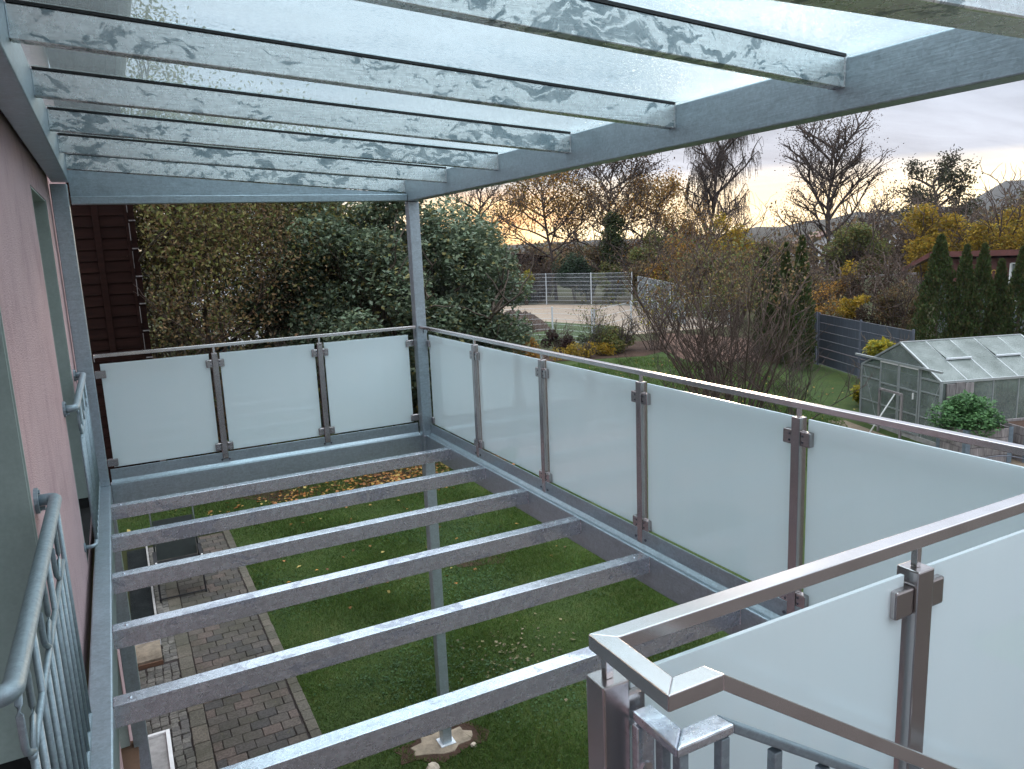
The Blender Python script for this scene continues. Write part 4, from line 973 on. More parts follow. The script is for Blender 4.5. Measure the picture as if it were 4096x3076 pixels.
# ------------------------------------------------------------------ GREENHOUSE
gh = thing('greenhouse', 'small aluminium greenhouse with frosted panes and double doors', 'greenhouse', (17.4, 6.0, GZ))
C0 = Vector((16.87, 4.549, GZ)); dF = Vector((.325, .9457, 0)); nB = Vector((.9457, -.325, 0))
WG, LG, HE, HRG = 3.02, 3.35, 1.56, 2.31
def G(a, b, z): return C0+dF*a+nB*b+Vector((0,0,z))
def gbar(p, q, w_=.026, nm='frame_bar', mat='aluminium'): return build(MB().bar(p, q, w_, w_), nm, mat, gh)
def gpane(pts, nm='pane', mat='greenhouse_glass', off=None):
    nrm = (pts[1]-pts[0]).cross(pts[2]-pts[0]).normalized()*.004
    return build(MB().poly(pts, nrm), nm, mat, gh)
# base and corners
for a, b in ((0, 0), (WG, 0), (0, LG), (WG, LG)): gbar(G(a, b, 0), G(a, b, HE), .05, 'corner_bar')
build(MB().bar(G(0, 0, .05), G(0, LG, .05), .06, .12), 'base_rail', 'kerb_concrete', gh); build(MB().bar(G(0, 0, .05), G(WG, 0, .05), .06, .12), 'base_rail', 'kerb_concrete', gh)
build(MB().bar(G(WG, 0, .05), G(WG, LG, .05), .06, .12), 'base_rail', 'kerb_concrete', gh)
for b in (0, LG):
    gbar(G(0, b, HE), G(WG, b, HE), .04, 'eave_bar') ; gbar(G(0, b, HE), G(WG/2, b, HRG), .045, 'gable_bar'); gbar(G(WG, b, HE), G(WG/2, b, HRG), .045, 'gable_bar')
gbar(G(0, 0, HE), G(0, LG, HE), .055, 'gutter'); gbar(G(WG, 0, HE), G(WG, LG, HE), .055, 'gutter'); gbar(G(WG/2, -.02, HRG), G(WG/2, LG+.02, HRG), .05, 'ridge_bar')
nbay = 5
for i in range(nbay+1):
    b = LG*i/nbay
    if 0 < i < nbay:
        for a in (0, WG): gbar(G(a, b, .1), G(a, b, HE), .03); gbar(G(a, b, HE), G(WG/2, b, HRG), .028, 'rafter_bar')
for i in range(nbay):
    b0_, b1_ = LG*i/nbay+.012, LG*(i+1)/nbay-.012
    for s, a in ((0, 0), (1, WG)):
        gpane([G(a, b0_, .11), G(a, b1_, .11), G(a, b1_, HE-.02), G(a, b0_, HE-.02)])
        dz = .008
        vent = (s == 0 and i in (1, 3))
        if not vent: gpane([G(a, b0_, HE+dz), G(a, b1_, HE+dz), G(WG/2, b1_, HRG+dz), G(WG/2, b0_, HRG+dz)], 'roof_pane', 'greenhouse_roof_glass')
        else:
            mid = lambda b, t, lift=0: G(a+(WG/2-a)*t, b, HE+(HRG-HE)*t+lift)
            gpane([mid(b0_, .0, dz), mid(b1_, .0, dz), mid(b1_, .5, dz), mid(b0_, .5, dz)], 'roof_pane', 'greenhouse_roof_glass')
            gpane([mid(b0_, .48, .05), mid(b1_, .48, .05), mid(b1_, 1.0, dz), mid(b0_, 1.0, dz)], 'roof_vent', 'greenhouse_roof_glass')
            build(MB().bar(mid(b0_-.01, .48, .05), mid(b1_+.01, .48, .05), .05, .04), 'vent_bar', 'galv_fence', gh)
# gable front with double doors
d0, d1, dm, dh = .70, 2.22, 1.46, 1.80
for a in (d0, d1): gbar(G(a, 0, .1), G(a, 0, dh), .04, 'door_jamb')
build(MB().bar(G(-.05, -.04, dh), G(WG+.25, -.04, dh), .05, .05), 'door_track', 'aluminium', gh)
gpane([G(.03, 0, .11), G(d0-.02, 0, .11), G(d0-.02, 0, 1.80), G(.03, 0, HE-.01)], 'front_pane'); gpane([G(d1+.02, 0, .11), G(WG-.03, 0, .11), G(WG-.03, 0, HE-.01), G(d1+.02, 0, 1.80)], 'front_pane')
gpane([G(.62, 0, dh+.03), G(2.40, 0, dh+.03), G(WG/2, 0, HRG-.04)], 'gable_pane', 'greenhouse_roof_glass')
for z in (.62, 1.24):
    gbar(G(.03, 0, z), G(d0, 0, z), .028); gbar(G(d1, 0, z), G(WG-.03, 0, z), .028)
gbar(G(.05, .01, 1.5), G(.62, .01, .1), .022, 'brace'); gbar(G(WG-.05, .01, 1.5), G(d1+.06, .01, .1), .022, 'brace')
for a0, a1 in ((d0+.02, dm-.005), (dm+.005, d1-.02)):
    dr = build(MB().bar(G(a0+.02, -.03, .12), G(a0+.02, -.03, dh-.03), .035, .03), 'door', 'aluminium', gh)
    for p, q in (((a1-.02, .12), (a1-.02, dh-.03)), ((a0, .14), (a1, .14)), ((a0, .62), (a1, .62)), ((a0, 1.20), (a1, 1.20)), ((a0, dh-.04), (a1, dh-.04))):
        o = build(MB().bar(G(p[0], -.03, p[1]), G(q[0], -.03, q[1]), .03, .035), 'door_bar', 'aluminium', None); o.parent = dr; o.location = -wloc(dr)
    for z0_, z1_ in ((.16, .60), (.64, 1.18), (1.22, dh-.06)):
        o = build(MB().poly([G(a0+.03, -.032, z0_), G(a1-.03, -.032, z0_), G(a1-.03, -.032, z1_), G(a0+.03, -.032, z1_)], nB*.004), 'door_pane', 'greenhouse_glass', None); o.parent = dr; o.location = -wloc(dr)
    o = build(MB().bar(G(a0+.02, -.05, dh-.035), G(a1-.02, -.05, dh-.035), .01, .05), 'door_top_rail', 'white_paint', None); o.parent = dr; o.location = -wloc(dr)
build(MB().bar(G(.88, -.055, 1.0), G(.88, -.055, 1.16), .03, .03), 'door_handle', 'white_paint', gh)
# rear gable panes
gpane([G(.03, LG, .11), G(WG-.03, LG, .11), G(WG-.03, LG, HE), G(WG/2, LG, HRG), G(.03, LG, HE)], 'rear_pane')
# plants inside, shelf
for i, (a, b, s) in enumerate(((.5, .9, .5), (.6, 2.4, .6), (2.5, 1.0, .45), (2.4, 2.6, .55))):
    c = G(a, b, .6); lobed('tomato_plant', ('bushy plant inside the greenhouse near its front right corner', 'bushy plant inside the greenhouse at its back right', 'bushy plant inside the greenhouse just left of its doors', 'bushy plant inside the greenhouse at its back left')[i], 'plant', (c.x, c.y, c.z), (s, s, .62), 'leaf_olive', 700, .12, 80+i, lobes=6)
build(MB().bar(G(.05, .35, .78), G(.62, .35, .78), .55, .02), 'shelf', 'weathered_wood', gh)
# planks leaning on the side
for i in range(3):
    b = .10+i*.235
    build(MB().hexa([G(-.10, b, .0), G(-.07, b, .0), G(-.07, b+.22, .0), G(-.10, b+.22, 0), G(-.06, b, 1.52+.03*(i % 2)), G(-.03, b, 1.52+.03*(i % 2)), G(-.03, b+.22, 1.52+.03*(i % 2)), G(-.06, b+.22, 1.52+.03*(i % 2))]), 'wooden_plank', 'weathered_wood', None, .004, loc=G(-.07, b+.1, 0),
        label=('grey weathered plank leaning on the greenhouse side, next to its front corner', 'middle one of three grey planks leaning on the greenhouse side', 'rearmost of three grey planks leaning on the greenhouse side')[i], cat='plank', group='planks leaning on the greenhouse')
build(MB().tube([(16.654, 6.247, GZ), (17.35, 6.04, -2.30)], .017, 8), 'white_stick', 'white_paint', None, smooth=True, loc=(16.65, 6.25, GZ), label='white stick leaning diagonally against the greenhouse doors', cat='stick')
fm = MB()
def gwood(p, q, w_=.05): fm.bar(p, q, w_, .03)
tr_ = thing('wooden_stand', 'grey wooden frame standing in front of the greenhouse doors', 'frame', tuple(G(1.3, -.35, 0)))
for p, q in ((G(.95, -.30, 0), G(.95, -.30, 1.12)), (G(1.80, -.30, 0), G(1.80, -.30, 1.12)), (G(.95, -.30, 1.12), G(1.80, -.30, 1.12))): build(MB().bar(p, q, .05, .05), 'rail', 'weathered_wood', tr_)

# ------------------------------------------------------------------ RAISED BED, WIRE ARCH
def raised_bed(label, x, y, a, w_, d_, h, seed, group):
    T = thing('raised_bed', label, 'planter', (x, y, GZ), group); T.rotation_euler = (0, 0, a)
    def lb(m, name, mat, bev=.003):
        me = bpy.data.meshes.new(name); me.from_pydata(m.v, [], m.f); o = finish_mesh(me, name, mat, T, bev, False, None); return o
    n = 4; hh = h/n
    for i in range(n):
        z = i*hh+.006
        lb(MB().box(.05, w_-.05, 0, .03, z, z+hh-.012), 'board', 'weathered_wood'); lb(MB().box(.05, w_-.05, d_-.03, d_, z, z+hh-.012), 'board', 'weathered_wood')
        lb(MB().box(0, .03, .05, d_-.05, z, z+hh-.012), 'board', 'weathered_wood'); lb(MB().box(w_-.03, w_, .05, d_-.05, z, z+hh-.012), 'board', 'weathered_wood')
    for cx_, cy_, sx, sy in ((0, 0, 1, 1), (w_, 0, -1, 1), (0, d_, 1, -1), (w_, d_, -1, -1)):
        m = MB(); x0_, x1_ = sorted((cx_-sx*.006, cx_+sx*.10)); y0_, y1_ = sorted((cy_-sy*.006, cy_)); m.box(x0_, x1_, y0_, y1_, 0, h+.02)
        x0_, x1_ = sorted((cx_-sx*.006, cx_)); y0_, y1_ = sorted((cy_, cy_+sy*.10)); m.box(x0_, x1_, y0_, y1_, 0, h+.02); lb(m, 'corner_plate', 'corner_steel', 0)
    lb(MB().box(.035, w_-.035, .035, d_-.035, 0, h-.06), 'soil_fill', 'soil', 0)
    return T
BG_ = 'raised beds by the greenhouse'
raised_bed('raised bed of grey boards with blue-grey metal corners, green leaves spilling over it', 15.95, 3.35, R(-20), 1.1, .9, .78, 1, BG_)
raised_bed('empty raised bed of grey boards at the right edge of the picture', 17.15, 2.75, R(-20), 1.1, .9, .78, 2, BG_)
lobed('strawberry_plant', 'lush green leafy plant filling the raised bed', 'plant', (16.5, 3.6, GZ+.98), (.85, .75, .33), 'leaf_strawberry', 5200, .085, 91, lobes=14, lobe_r=.45, flat=.6, stems=3)
T = thing('wire_arch', 'bent black wire plant arches lying on the gravel before the raised bed', 'wire', (15.4, 3.2, GZ))
for k, (xx, yy, rr, hh) in enumerate(((15.0, 3.0, .75, .42), (15.3, 2.7, .8, .36), (15.1, 3.3, .5, .3), (15.6, 2.4, .9, .5))):
    pts = [(xx+rr*math.cos(math.pi*i/16)*.75, yy-rr*math.cos(math.pi*i/16)*.5, GZ+.02+hh*math.sin(math.pi*i/16)) for i in range(17)]
    build(MB().tube(pts, .011, 6), 'wire', 'anthracite_metal' if k % 2 else 'black_fabric', T, smooth=True)
for k in range(3):
    pts = [(15.0+.05*k+.07*math.cos(i*.7)*(.4+i*.04), 3.05+k*.05, GZ+.10+.02*i+.06*math.sin(i*.7)) for i in range(12)]
    build(MB().tube(pts, .008, 5), 'wire_scroll', 'brown_wood', T, smooth=True)

# ------------------------------------------------------------------ SHED WITH RED ROOF
sh = thing('garden_shed', 'wooden garden shed with red roof edge and barred window behind the thujas', 'shed', (36.5, 14, GZ))
sF = Vector((35.4, 16.8, GZ)); sd_ = Vector((.52, -.854, 0)); sn = Vector((.854, .52, 0))
def S_(a, b, z): return sF+sd_*a+sn*b+Vector((0,0,z))
build(MB().poly([S_(0, 0, 0), S_(7, 0, 0), S_(7, 0, 3.6), S_(0, 0, 3.6)], sn*3.2), 'shed_wall', 'red_paint', sh)
for i in range(26):
    if 13 > i > 5.4: pass
    build(MB().poly([S_(.02+i*.26, -.03, 1.2), S_(.26+i*.26, -.03, 1.2), S_(.26+i*.26, -.03, 3.6), S_(.02+i*.26, -.03, 3.6)], sn*.025), 'board', 'red_paint', sh)
build(MB().poly([S_(0, -.04, 0), S_(7, -.04, 0), S_(7, -.04, 2.5), S_(0, -.04, 2.5)], sn*.005), 'lower_wall', 'grey_slats', sh)
fr_ = build(MB().bar(S_(2.9, -.08, 1.2), S_(2.9, -.08, 3.35), .10, .06), 'window_frame', 'white_paint', sh)
for i in range(5): o = build(MB().bar(S_(2.9+i*.62, -.09, 1.2), S_(2.9+i*.62, -.09, 3.35), .05, .05), 'window_bar', 'white_paint', None); o.parent = fr_; o.location = -wloc(fr_)
for i in range(6): o = build(MB().bar(S_(2.9, -.09, 1.2+i*.43), S_(5.4, -.09, 1.2+i*.43), .05, .05), 'window_bar', 'white_paint', None); o.parent = fr_; o.location = -wloc(fr_)
build(MB().poly([S_(2.95, -.06, 1.2), S_(5.4, -.06, 1.2), S_(5.4, -.06, 3.35), S_(2.95, -.06, 3.35)], sn*.01), 'window_pane', 'greenhouse_glass', sh)
build(MB().hexa([S_(-.4, -.5, 3.72), S_(7.5, -.5, 3.72), S_(7.5, 3.6, 3.62), S_(-.4, 3.6, 3.62), S_(-.4, -.5, 3.98), S_(7.5, -.5, 3.98), S_(7.5, 3.6, 3.70), S_(-.4, 3.6, 3.70)]), 'roof', 'red_paint', sh)
build(MB().hexa([S_(-1.6, -.5, 3.02), S_(-.41, -.5, 3.72), S_(-.41, 3.6, 3.5), S_(-1.6, 3.6, 2.9), S_(-1.6, -.5, 3.2), S_(-.41, -.5, 3.96), S_(-.41, 3.6, 3.68), S_(-1.6, 3.6, 3.05)]), 'roof_wing', 'red_paint', sh)
for a in (1.35, 2.25):
    pts = [S_(a+.09*math.cos(-1+i*.26), -.07, 2.95+.10*math.sin(-1+i*.26)) for i in range(20)]
    build(MB().tube(pts, .02, 6), 'horseshoe', 'yellow_flower', sh, smooth=True)

# ------------------------------------------------------------------ TREES BEYOND
BT = 'trees beyond the fences'
tree('bare_tree', 'dark leafless tree behind the dense bush, under the canopy corner', 'tree', (18.9, 34.9, GZ), 8.6, 1.0, 'leaf_darkbrown', 200, .1, 101, BT, 'dark_twig', levels=5, nch=(14, 6, 4, 3), r0=.11, minr=.009, start=.45, wig=.16, ratio=.36)
tree('autumn_tree', 'autumn tree with sparse orange-brown leaves and a visible trunk, left of the ivy', 'tree', (36.5, 54.2, GZ), 10.4, 1.1, 'leaf_orange', 8000, .22, 102, BT, 'dark_twig', levels=4, nch=(14, 7, 4), r0=.2, minr=.02, start=.30, lscat=.5)
tree('autumn_tree', 'broad tangled tree with few brown leaves above the ivy column', 'tree', (41.5, 53.3, GZ), 11.0, 1.2, 'leaf_darkbrown', 7000, .22, 103, BT, 'dark_twig', levels=4, nch=(16, 8, 5), r0=.18, minr=.018, start=.3, lscat=.55)
tree('autumn_tree', 'small brown tree right of the ivy column, lower than its neighbours', 'tree', (43.0, 48.5, GZ), 8.4, 1.2, 'leaf_orange', 7500, .2, 104, BT, 'dark_twig', levels=4, nch=(11, 6, 4), r0=.18, minr=.016, start=.2, lscat=.5)
lobed('ivy_column', 'dark green ivy-covered tree trunk standing among brown bushes', 'tree', (38.6, 47.9, 1.3), (.85, .85, 4.6), 'leaf_ivy', 5200, .22, 105, BT, lobes=18, lobe_r=.30, stems=2)
lobed('round_evergreen', 'round dark evergreen bush behind the tall mesh fence', 'bush', (35.6, 49.3, -1.0), (1.9, 1.8, 1.75), 'leaf_darkgreen', 6500, .18, 106, lobes=16, lobe_r=.45, stems=3)
# weeping birch
def birch(label, base, H, seed):
    rng = np.random.default_rng(seed); t = thing('birch_tree', label, 'tree', base, BT)
    segs, tips = grow(rng, base, H, .9, levels=3, nch=(18, 6), r0=.28, minr=.022, start=.22, wig=.16, ratio=.40, up=.7)
    V, F = seg_tubes(segs, 4); npmesh('trunk', V, F, 'dark_twig', t, smooth=True)
    tw = []; lp = []
    pts = np.array([s[1] for s in segs if s[3] < .09 and s[1][2] > base[2]+H*.35])
    for p in pts[rng.integers(0, len(pts), 2300)]:
        Ld = rng.uniform(.7, 2.3); d = rng.normal(size=3)*.28; q = p.copy(); d[2] = -.15
        for k in range(3):
            q2 = q+np.array([d[0]*(1-k*.35), d[1]*(1-k*.35), -1+.5*(k == 0)])*Ld/3; tw.append((q, q2, .014, .010)); lp.append(q2); lp.append((q+q2)/2); q = q2
    V, F = seg_tubes(tw, 3); npmesh('hanging_twigs', V, F, 'dark_twig', t)
    lp = np.array(lp); P = lp[rng.integers(0, len(lp), 5200)]+rng.normal(size=(5200, 3))*.12
    V, F = leaf_quads(P, .14, rng, 0, .6); npmesh('foliage', V, F, 'leaf_darkbrown', t)
birch('weeping birch with hanging dark twigs, its top touching the canopy beam', (50.0, 50.4, GZ), 13.6, 107)
tree('tall_tree', 'tallest bare tree with an egg-shaped crown against the sunset sky', 'tree', (55.4, 40.3, GZ), 12.6, .95, 'leaf_darkbrown', 7000, .15, 108, BT, 'dark_twig', levels=4, nch=(20, 7, 4), r0=.26, minr=.016, start=.17, lscat=.35, ratio=.44, up=.75)
tree('pine_tree', 'dark pine with a flat clumpy crown near the right hill', 'tree', (80.6, 45.6, GZ), 10.2, 1.5, 'leaf_pine', 5200, .30, 109, BT, 'dark_twig', levels=3, nch=(11, 6), r0=.3, minr=.03, start=.45, lscat=.36, ratio=.5)
def bush(i, label, x, y, h, r, leafm, n, size, cat='bush', nm='bush', gr='autumn bushes beyond the fences', barkm='twig', **kw):
    return lobed(nm, label, cat, (x, y, GZ+h*.52), (r, r*.8, h*.52), leafm, n, size, 200+i, gr, barkm=barkm, hollow=.25, stems=8, **kw)
bl = [
 ('golden yellow bush below the gap of bright sky', 42.5, 38.3, 7.0, 2.2, 'leaf_gold', 5200, .2),
 ('orange-brown bush at the foot of the birch', 43.5, 43.5, 6.6, 2.8, 'leaf_orange', 5200, .2),
 ('greenish-yellow bush left of the shed roof', 52.5, 34.8, 6.4, 3.0, 'leaf_olive', 6500, .22),
 ('big golden bush above the shed roof, left part', 56.0, 31.2, 7.0, 3.4, 'leaf_gold', 8500, .22),
 ('big golden bush above the shed roof, right part', 58.2, 26.6, 7.3, 3.8, 'leaf_gold', 8500, .22),
 ('brown-orange bush at the right edge above the shed', 60.0, 23.0, 7.6, 3.6, 'leaf_orange', 7000, .24),
 ('dark reddish thicket before the pine', 70, 40, 7.2, 5.0, 'leaf_darkbrown', 7500, .3),
 ('dark brown thicket under the hill at the right', 74, 33, 9.0, 6.0, 'leaf_brown', 8000, .32),
 ('brown thicket behind the round evergreen', 34.0, 55.0, 4.9, 3.6, 'leaf_brown', 6000, .22),
 ('dark brown thicket left of the ivy column', 38.0, 51.0, 6.4, 2.6, 'leaf_brown', 6500, .2),
 ('olive-brown thicket right of the ivy column', 40.3, 45.8, 6.0, 2.6, 'leaf_olive', 6500, .2),
 ('rust coloured thicket behind the striped fence', 39.0, 40.0, 5.0, 2.6, 'leaf_orange', 5500, .18),
 ('brown thicket behind the right end of the striped fence', 36.0, 33.5, 4.6, 2.6, 'leaf_brown', 6000, .17),
 ('dull brown thicket behind the bare shrub', 33.0, 27.5, 4.0, 2.6, 'leaf_brown', 6500, .15),
 ('brown leafless thicket behind the dark fence', 30.8, 20.5, 3.5, 2.2, 'leaf_brown', 6500, .12),
 ('reddish-brown bush behind the dark fence, next to the tallest thuja', 30.6, 16.6, 3.8, 2.0, 'leaf_darkbrown', 6500, .11),
 ('grey-brown bush right behind the dark fence posts', 29.2, 14.4, 2.9, 1.4, 'leaf_brown', 5200, .10),
 ('brown hedge bush behind the middle of the dark fence', 28.6, 17.6, 3.1, 1.6, 'leaf_orange', 4500, .10),
 ('red-brown twiggy bush in front of the low shed roof', 33.2, 54.8, 3.9, 1.7, 'leaf_brown', 4500, .17),
 ('dark thicket filling the gap behind the mesh fence, far left', 28.2, 63.5, 4.6, 3.0, 'leaf_brown', 5000, .2),
 ('dark undergrowth right behind the mesh fence, left of the evergreen', 34.2, 53.4, 3.2, 1.9, 'leaf_darkbrown', 5000, .17),
 ('green-brown undergrowth behind the mesh fence, right of the evergreen', 37.6, 47.0, 3.4, 2.0, 'leaf_olive', 5500, .17),
 ('brown undergrowth at the corner of the two tall fences', 39.0, 43.6, 3.6, 2.0, 'leaf_brown', 5500, .17),
 ('reddish bush behind the left part of the mesh fence', 31.0, 57.5, 5.2, 2.6, 'leaf_darkbrown', 5000, .2),
 ('dark bush behind the sand yard at the far left', 26.5, 60.0, 5.6, 3.2, 'leaf_darkbrown', 5000, .22),
 ('green-brown bush under the tall bare tree, left', 50.0, 41.5, 4.6, 3.0, 'leaf_brown', 5500, .2),
 ('dark bush under the tall bare tree, right', 54.5, 37.5, 4.4, 2.8, 'leaf_darkbrown', 5000, .2),
 ('dull green bush behind the leafy bush', 14.5, 36.5, 5.6, 3.2, 'leaf_olive', 5000, .18),
 ('brown bush behind the dense bush at the left', 9.5, 27.0, 5.8, 3.4, 'leaf_brown', 6000, .15),
 ('olive bush filling the gap beside the dark barn corner', 2.2, 24.5, 4.2, 1.5, 'leaf_olive', 5000, .13),
 ('green-brown bush before the white house', 4.5, 26.0, 4.0, 2.6, 'leaf_olive', 5000, .14),
]
for i, (lab, x, y, h, r, lm, n, s) in enumerate(bl): bush(i, lab, x, y, h, r, lm, n, s, lobes=18, lobe_r=.30)
lobed('yellow_bush', 'small bright yellow bush behind the tall mesh fence', 'bush', (31.9, 51.6, -1.5), (.8, .7, 1.5), 'leaf_yellow', 1300, .15, 240, lobes=7)
lobed('yellow_bush', 'small golden-leaved bush above the left end of the dark fence', 'bush', (27.7, 15.4, -1.35), (.75, .6, .65), 'leaf_gold', 1100, .12, 241, lobes=7)
lobed('yellow_bush', 'pale yellow bush in the middle of the brown thicket', 'bush', (30.9, 18.2, -.25), (.8, .6, .65), 'leaf_gold', 700, .12, 242, lobes=6)

# thicket wood closing the horizon (reads as one mass)
rng = np.random.default_rng(77); P = []; segs = []
for az in np.arange(4, 74, .75):
    D_ = rng.uniform(95, 150); a = math.radians(az); h = rng.uniform(3.5, 6.0)+(2.0 if az > 52 else 0); x, y = D_*math.sin(a), D_*math.cos(a)
    n = 420; q = rng.normal(size=(n, 3)); q /= np.linalg.norm(q, axis=1, keepdims=True); q *= rng.uniform(.5, 1, (n, 1)); q[:, 2] = np.abs(q[:, 2])
    P.append(np.array([x, y, GZ])+q*np.array([3.4, 3.4, h]))
    for k in range(5): segs.append((np.array([x+rng.normal(), y+rng.normal(), GZ]), np.array([x+rng.normal()*1.6, y+rng.normal()*1.6, GZ+h*1.05]), .09, .02))
P = np.concatenate(P); V, F = leaf_quads(P, .75, rng, .1, 0, .7); npmesh('far_wood', V, F, 'leaf_brown', None, kind='stuff', label='far brown woodland closing the horizon behind the gardens', cat='woodland')
# houses of the village far behind
def village(label, x, y, w_, d_, h, rh, a):
    T = thing('village_house', label, 'house', (x, y, GZ), 'village houses in the distance'); T.rotation_euler = (0, 0, a)
    def lb(m, name, mat):
        me = bpy.data.meshes.new(name); me.from_pydata(m.v, [], m.f); return finish_mesh(me, name, mat, T, 0, False, None)
    lb(MB().poly([(0, 0, 0), (w_, 0, 0), (w_, 0, h), (w_/2, 0, h+rh), (0, 0, h)], (0, d_, 0)), 'wall', 'white_render')
    lb(MB().hexa([(-.5, -.5, h-.2), (w_/2, -.5, h+rh+.1), (w_/2, d_+.5, h+rh+.1), (-.5, d_+.5, h-.2), (-.5, -.5, h), (w_/2, -.5, h+rh+.35), (w_/2, d_+.5, h+rh+.35), (-.5, d_+.5, h)]), 'roof', 'roof_tile')
    lb(MB().hexa([(w_/2+.01, -.5, h+rh+.1), (w_+.5, -.5, h-.2), (w_+.5, d_+.5, h-.2), (w_/2+.01, d_+.5, h+rh+.1), (w_/2+.01, -.5, h+rh+.35), (w_+.5, -.5, h), (w_+.5, d_+.5, h), (w_/2+.01, d_+.5, h+rh+.35)]), 'roof', 'roof_tile')
    for i in range(3): lb(MB().box(w_*(.2+.25*i), w_*(.2+.25*i)+1.1, -.03, .0-.002, h*.45, h*.45+1.3), 'window', 'window_glass')
village('white village house glimpsed left of the tall bare tree', 84, 69, 9, 12, 3.0, 2, R(-40))
village('white village house glimpsed through the crown foot of the tall tree', 93, 67, 10, 12, 3.2, 2, R(-50))
village('white house by the orange sky, right of the leafless tree', 41, 86, 8, 10, 3.2, 2.6, R(-25))
# long low wall and water tank like roofs behind the bushes
build(MB().bar((43.5, 30.8, GZ+1.9), (48.0, 26.5, GZ+2.15), .12, .14), 'wooden_rail', 'weathered_wood', None, loc=(45, 29, GZ), label='pale horizontal beam among the brown bushes left of the shed', cat='beam')
ls = thing('lean_to_shed', 'low dark shed roof behind the dense bush, left of the evergreen', 'shed', (34.7, 56.3, GZ))
build(MB().hexa([(32.4, 58.8, 1.2), (35.8, 54.8, .6), (36.8, 55.9, .6), (33.4, 59.8, 1.2), (32.4, 58.8, 1.3), (35.8, 54.8, .72), (36.8, 55.9, .72), (33.4, 59.8, 1.3)]), 'roof', 'dark_wood', ls)
build(MB().hexa([(32.7, 58.9, GZ), (35.7, 55.3, GZ), (36.4, 56.0, GZ), (33.4, 59.5, GZ), (32.7, 58.9, 1.15), (35.7, 55.3, .56), (36.4, 56.0, .56), (33.4, 59.5, 1.15)]), 'shed_wall', 'dark_wood', ls)

# ------------------------------------------------------------------ GRASS, CLOVER, FALLEN LEAVES
rng = np.random.default_rng(9)
def pip(P, poly):
    x, y = P[:, 0], P[:, 1]; ins = np.zeros(len(P), bool); n = len(poly); j = n-1
    for i in range(n):
        xi, yi = poly[i]; xj, yj = poly[j]
        ins ^= ((yi > y) != (yj > y)) & (x < (xj-xi)*(y-yi)/(yj-yi+1e-12)+xi); j = i
    return ins
def blades(n, x0, x1, y0, y1, hgt, wid, mat, name, seed, label, keep=None):
    rng = np.random.default_rng(seed); P = np.stack([rng.uniform(x0, x1, n), rng.uniform(y0, y1, n)], 1)
    if keep is not None: P = P[keep(P)]
    n = len(P); a = rng.uniform(0, 6.283, n); h = hgt*rng.uniform(.5, 1.4, n)*(1+.5*np.sin(P[:, 0]*2.3+1.3*np.sin(P[:, 1]*1.7)))
    ln = rng.normal(size=(n, 2))*.6*h[:, None]; z = np.full(n, GZ-.004)
    wv = np.stack([np.cos(a), np.sin(a)], 1)*wid/2
    V = np.stack([np.column_stack([P-wv, z]), np.column_stack([P+wv, z]), np.column_stack([P+ln*.45+wv*.7, z+h*.6]), np.column_stack([P+ln, z+h])], 1).reshape(-1, 3)
    b = (np.arange(n)*4)[:, None]; F = np.concatenate([b+np.array([[0, 1, 2]]), b+np.array([[0, 2, 3]])], 1).reshape(-1, 3)
    npmesh(name, V, F, mat, None, kind='stuff', label=label, cat='grass')
off_footing = lambda P: ~(((P[:, 0]-2.7)**2/.14+(P[:, 1]-.66)**2/.06) < 1)  # leaves out blades in an ellipse around the corner post footing
blades(190000, 1.60, 7.6, -1.5, 6.0, .035, .007, 'grass_blade', 'grass', 1, 'short mown lawn grass under and around the balcony', off_footing)
blades(90000, 1.60, 9.5, 6.0, 12.0, .045, .011, 'grass_blade', 'grass', 2, 'lawn grass between the balcony and the dense bush')
blades(14000, -3, 1.6, 8.6, 12.0, .05, .014, 'grass_blade', 'grass', 3, 'lawn grass beyond the end of the paving')
def farlawn(P): return pip(P, [(13, 4.9), (16.5, 6.5), (18.5, 9), (22, 14.5), (21.6, 18), (21.2, 20.3), (18.3, 21.2), (13.5, 20)])
blades(70000, 13, 22.5, 5, 21.5, .05, .022, 'grass_blade', 'grass', 4, 'lawn grass seen over the garden-side railing', farlawn)
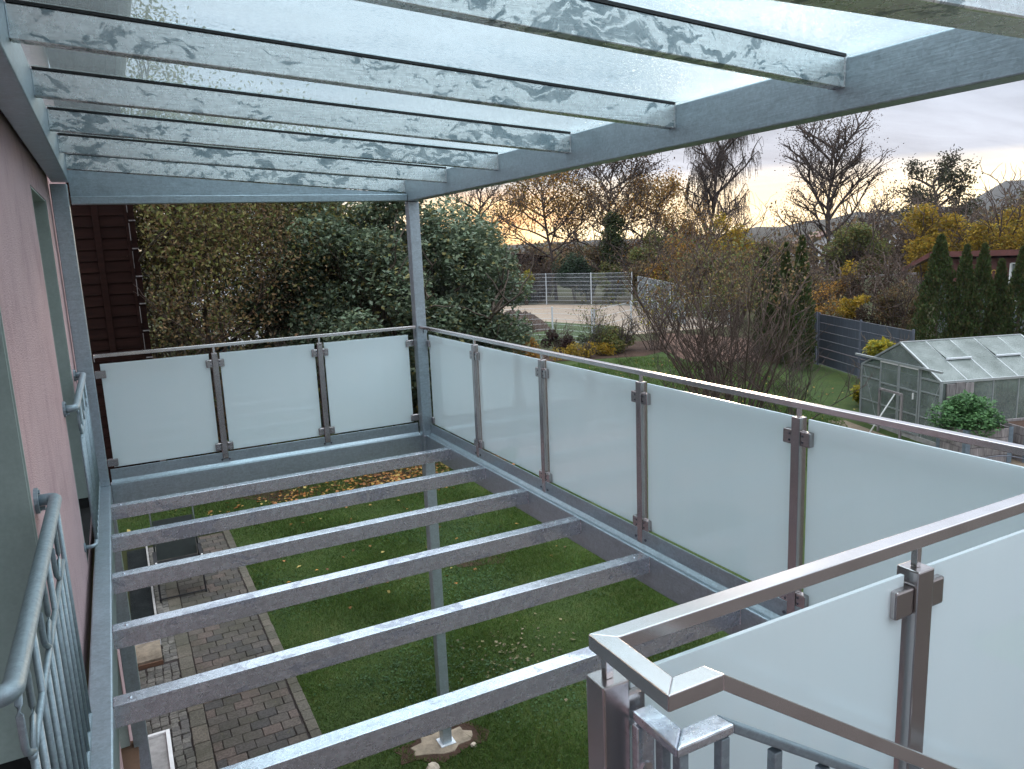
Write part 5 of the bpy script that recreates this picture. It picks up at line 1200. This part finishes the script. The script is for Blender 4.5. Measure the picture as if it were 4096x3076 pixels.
# clover leaves and leaf litter
def litter(n, gen_, size, mat, name, label, seed, z=.02, flat=.9, cat='leaves'):
    rng = np.random.default_rng(seed); P = gen_(rng, n); P = np.column_stack([P, GZ+rng.uniform(.004, z, len(P))])
    V, F = leaf_quads(P, size, rng, flat, 0, .75, .2); npmesh(name, V, F, mat, None, kind='stuff', label=label, cat=cat)
def clov(rng, n):
    P = np.stack([rng.uniform(1.65, 6, n*4), rng.uniform(-1.5, 7, n*4)], 1)
    f = np.sin(P[:, 0]*1.9+2*np.sin(P[:, 1]*.9))+np.sin(P[:, 1]*2.3+1.2*P[:, 0])+rng.normal(size=len(P))*.5
    return P[f > .7][:n]
litter(9000, clov, .030, 'clover_leaf', 'clover', 'clover patches growing in the lawn under the balcony', 5, .055, .6, 'clover')
litter(1500, lambda r_, n: np.column_stack([r_.normal(5.6, 1.7, n), r_.normal(9.9, .55, n)]), .085, 'fallen_leaf', 'fallen_leaves', 'orange and brown fallen leaves under the dense bush', 6, .05, .85)
litter(130, lambda r_, n: np.column_stack([r_.uniform(2.0, 6.5, n), 9.3-5.5*r_.uniform(0, 1, n)**2.0]), .07, 'fallen_leaf', 'fallen_leaves', 'single fallen leaves scattered over the lawn', 7, .04, .85)
litter(150, lambda r_, n: np.column_stack([r_.normal(4.2, .45, n), r_.normal(1.75, .35, n)]), .05, 'fallen_pale', 'fallen_leaves', 'dull pale leaves lying on the lawn near the stairs', 8, .045, .85)
litter(500, lambda r_, n: np.column_stack([r_.uniform(13.5, 21, n), r_.uniform(8, 20, n)]), .07, 'fallen_leaf', 'fallen_leaves', 'small fallen leaves on the far lawn by the bare shrubs', 10, .04, .85)
litter(500, lambda r_, n: np.column_stack([r_.uniform(.2, 1.6, n), r_.uniform(1.5, 8.4, n)]), .016, 'fallen_pale', 'paving_crumbs', 'tiny pale crumbs and bits on the paving', 12, .05, .85)

# ------------------------------------------------------------------ THIN AIR HAZE
m, n = newmat('haze_air')
v_ = n('ShaderNodeVolumePrincipled', {'Color': (.80, .84, .95, 1), 'Density': 0.00012, 'Anisotropy': 0.2})
n('ShaderNodeOutputMaterial', {'Volume': v_.outputs[0]})
hz_ = build(MB().box(-1900, 1900, -1900, 1900, GZ-1.5, 100), 'haze', 'haze_air', None, kind='stuff', loc=(0, 0, 0), label='thin evening haze over the valley, fading the far hills', cat='haze')
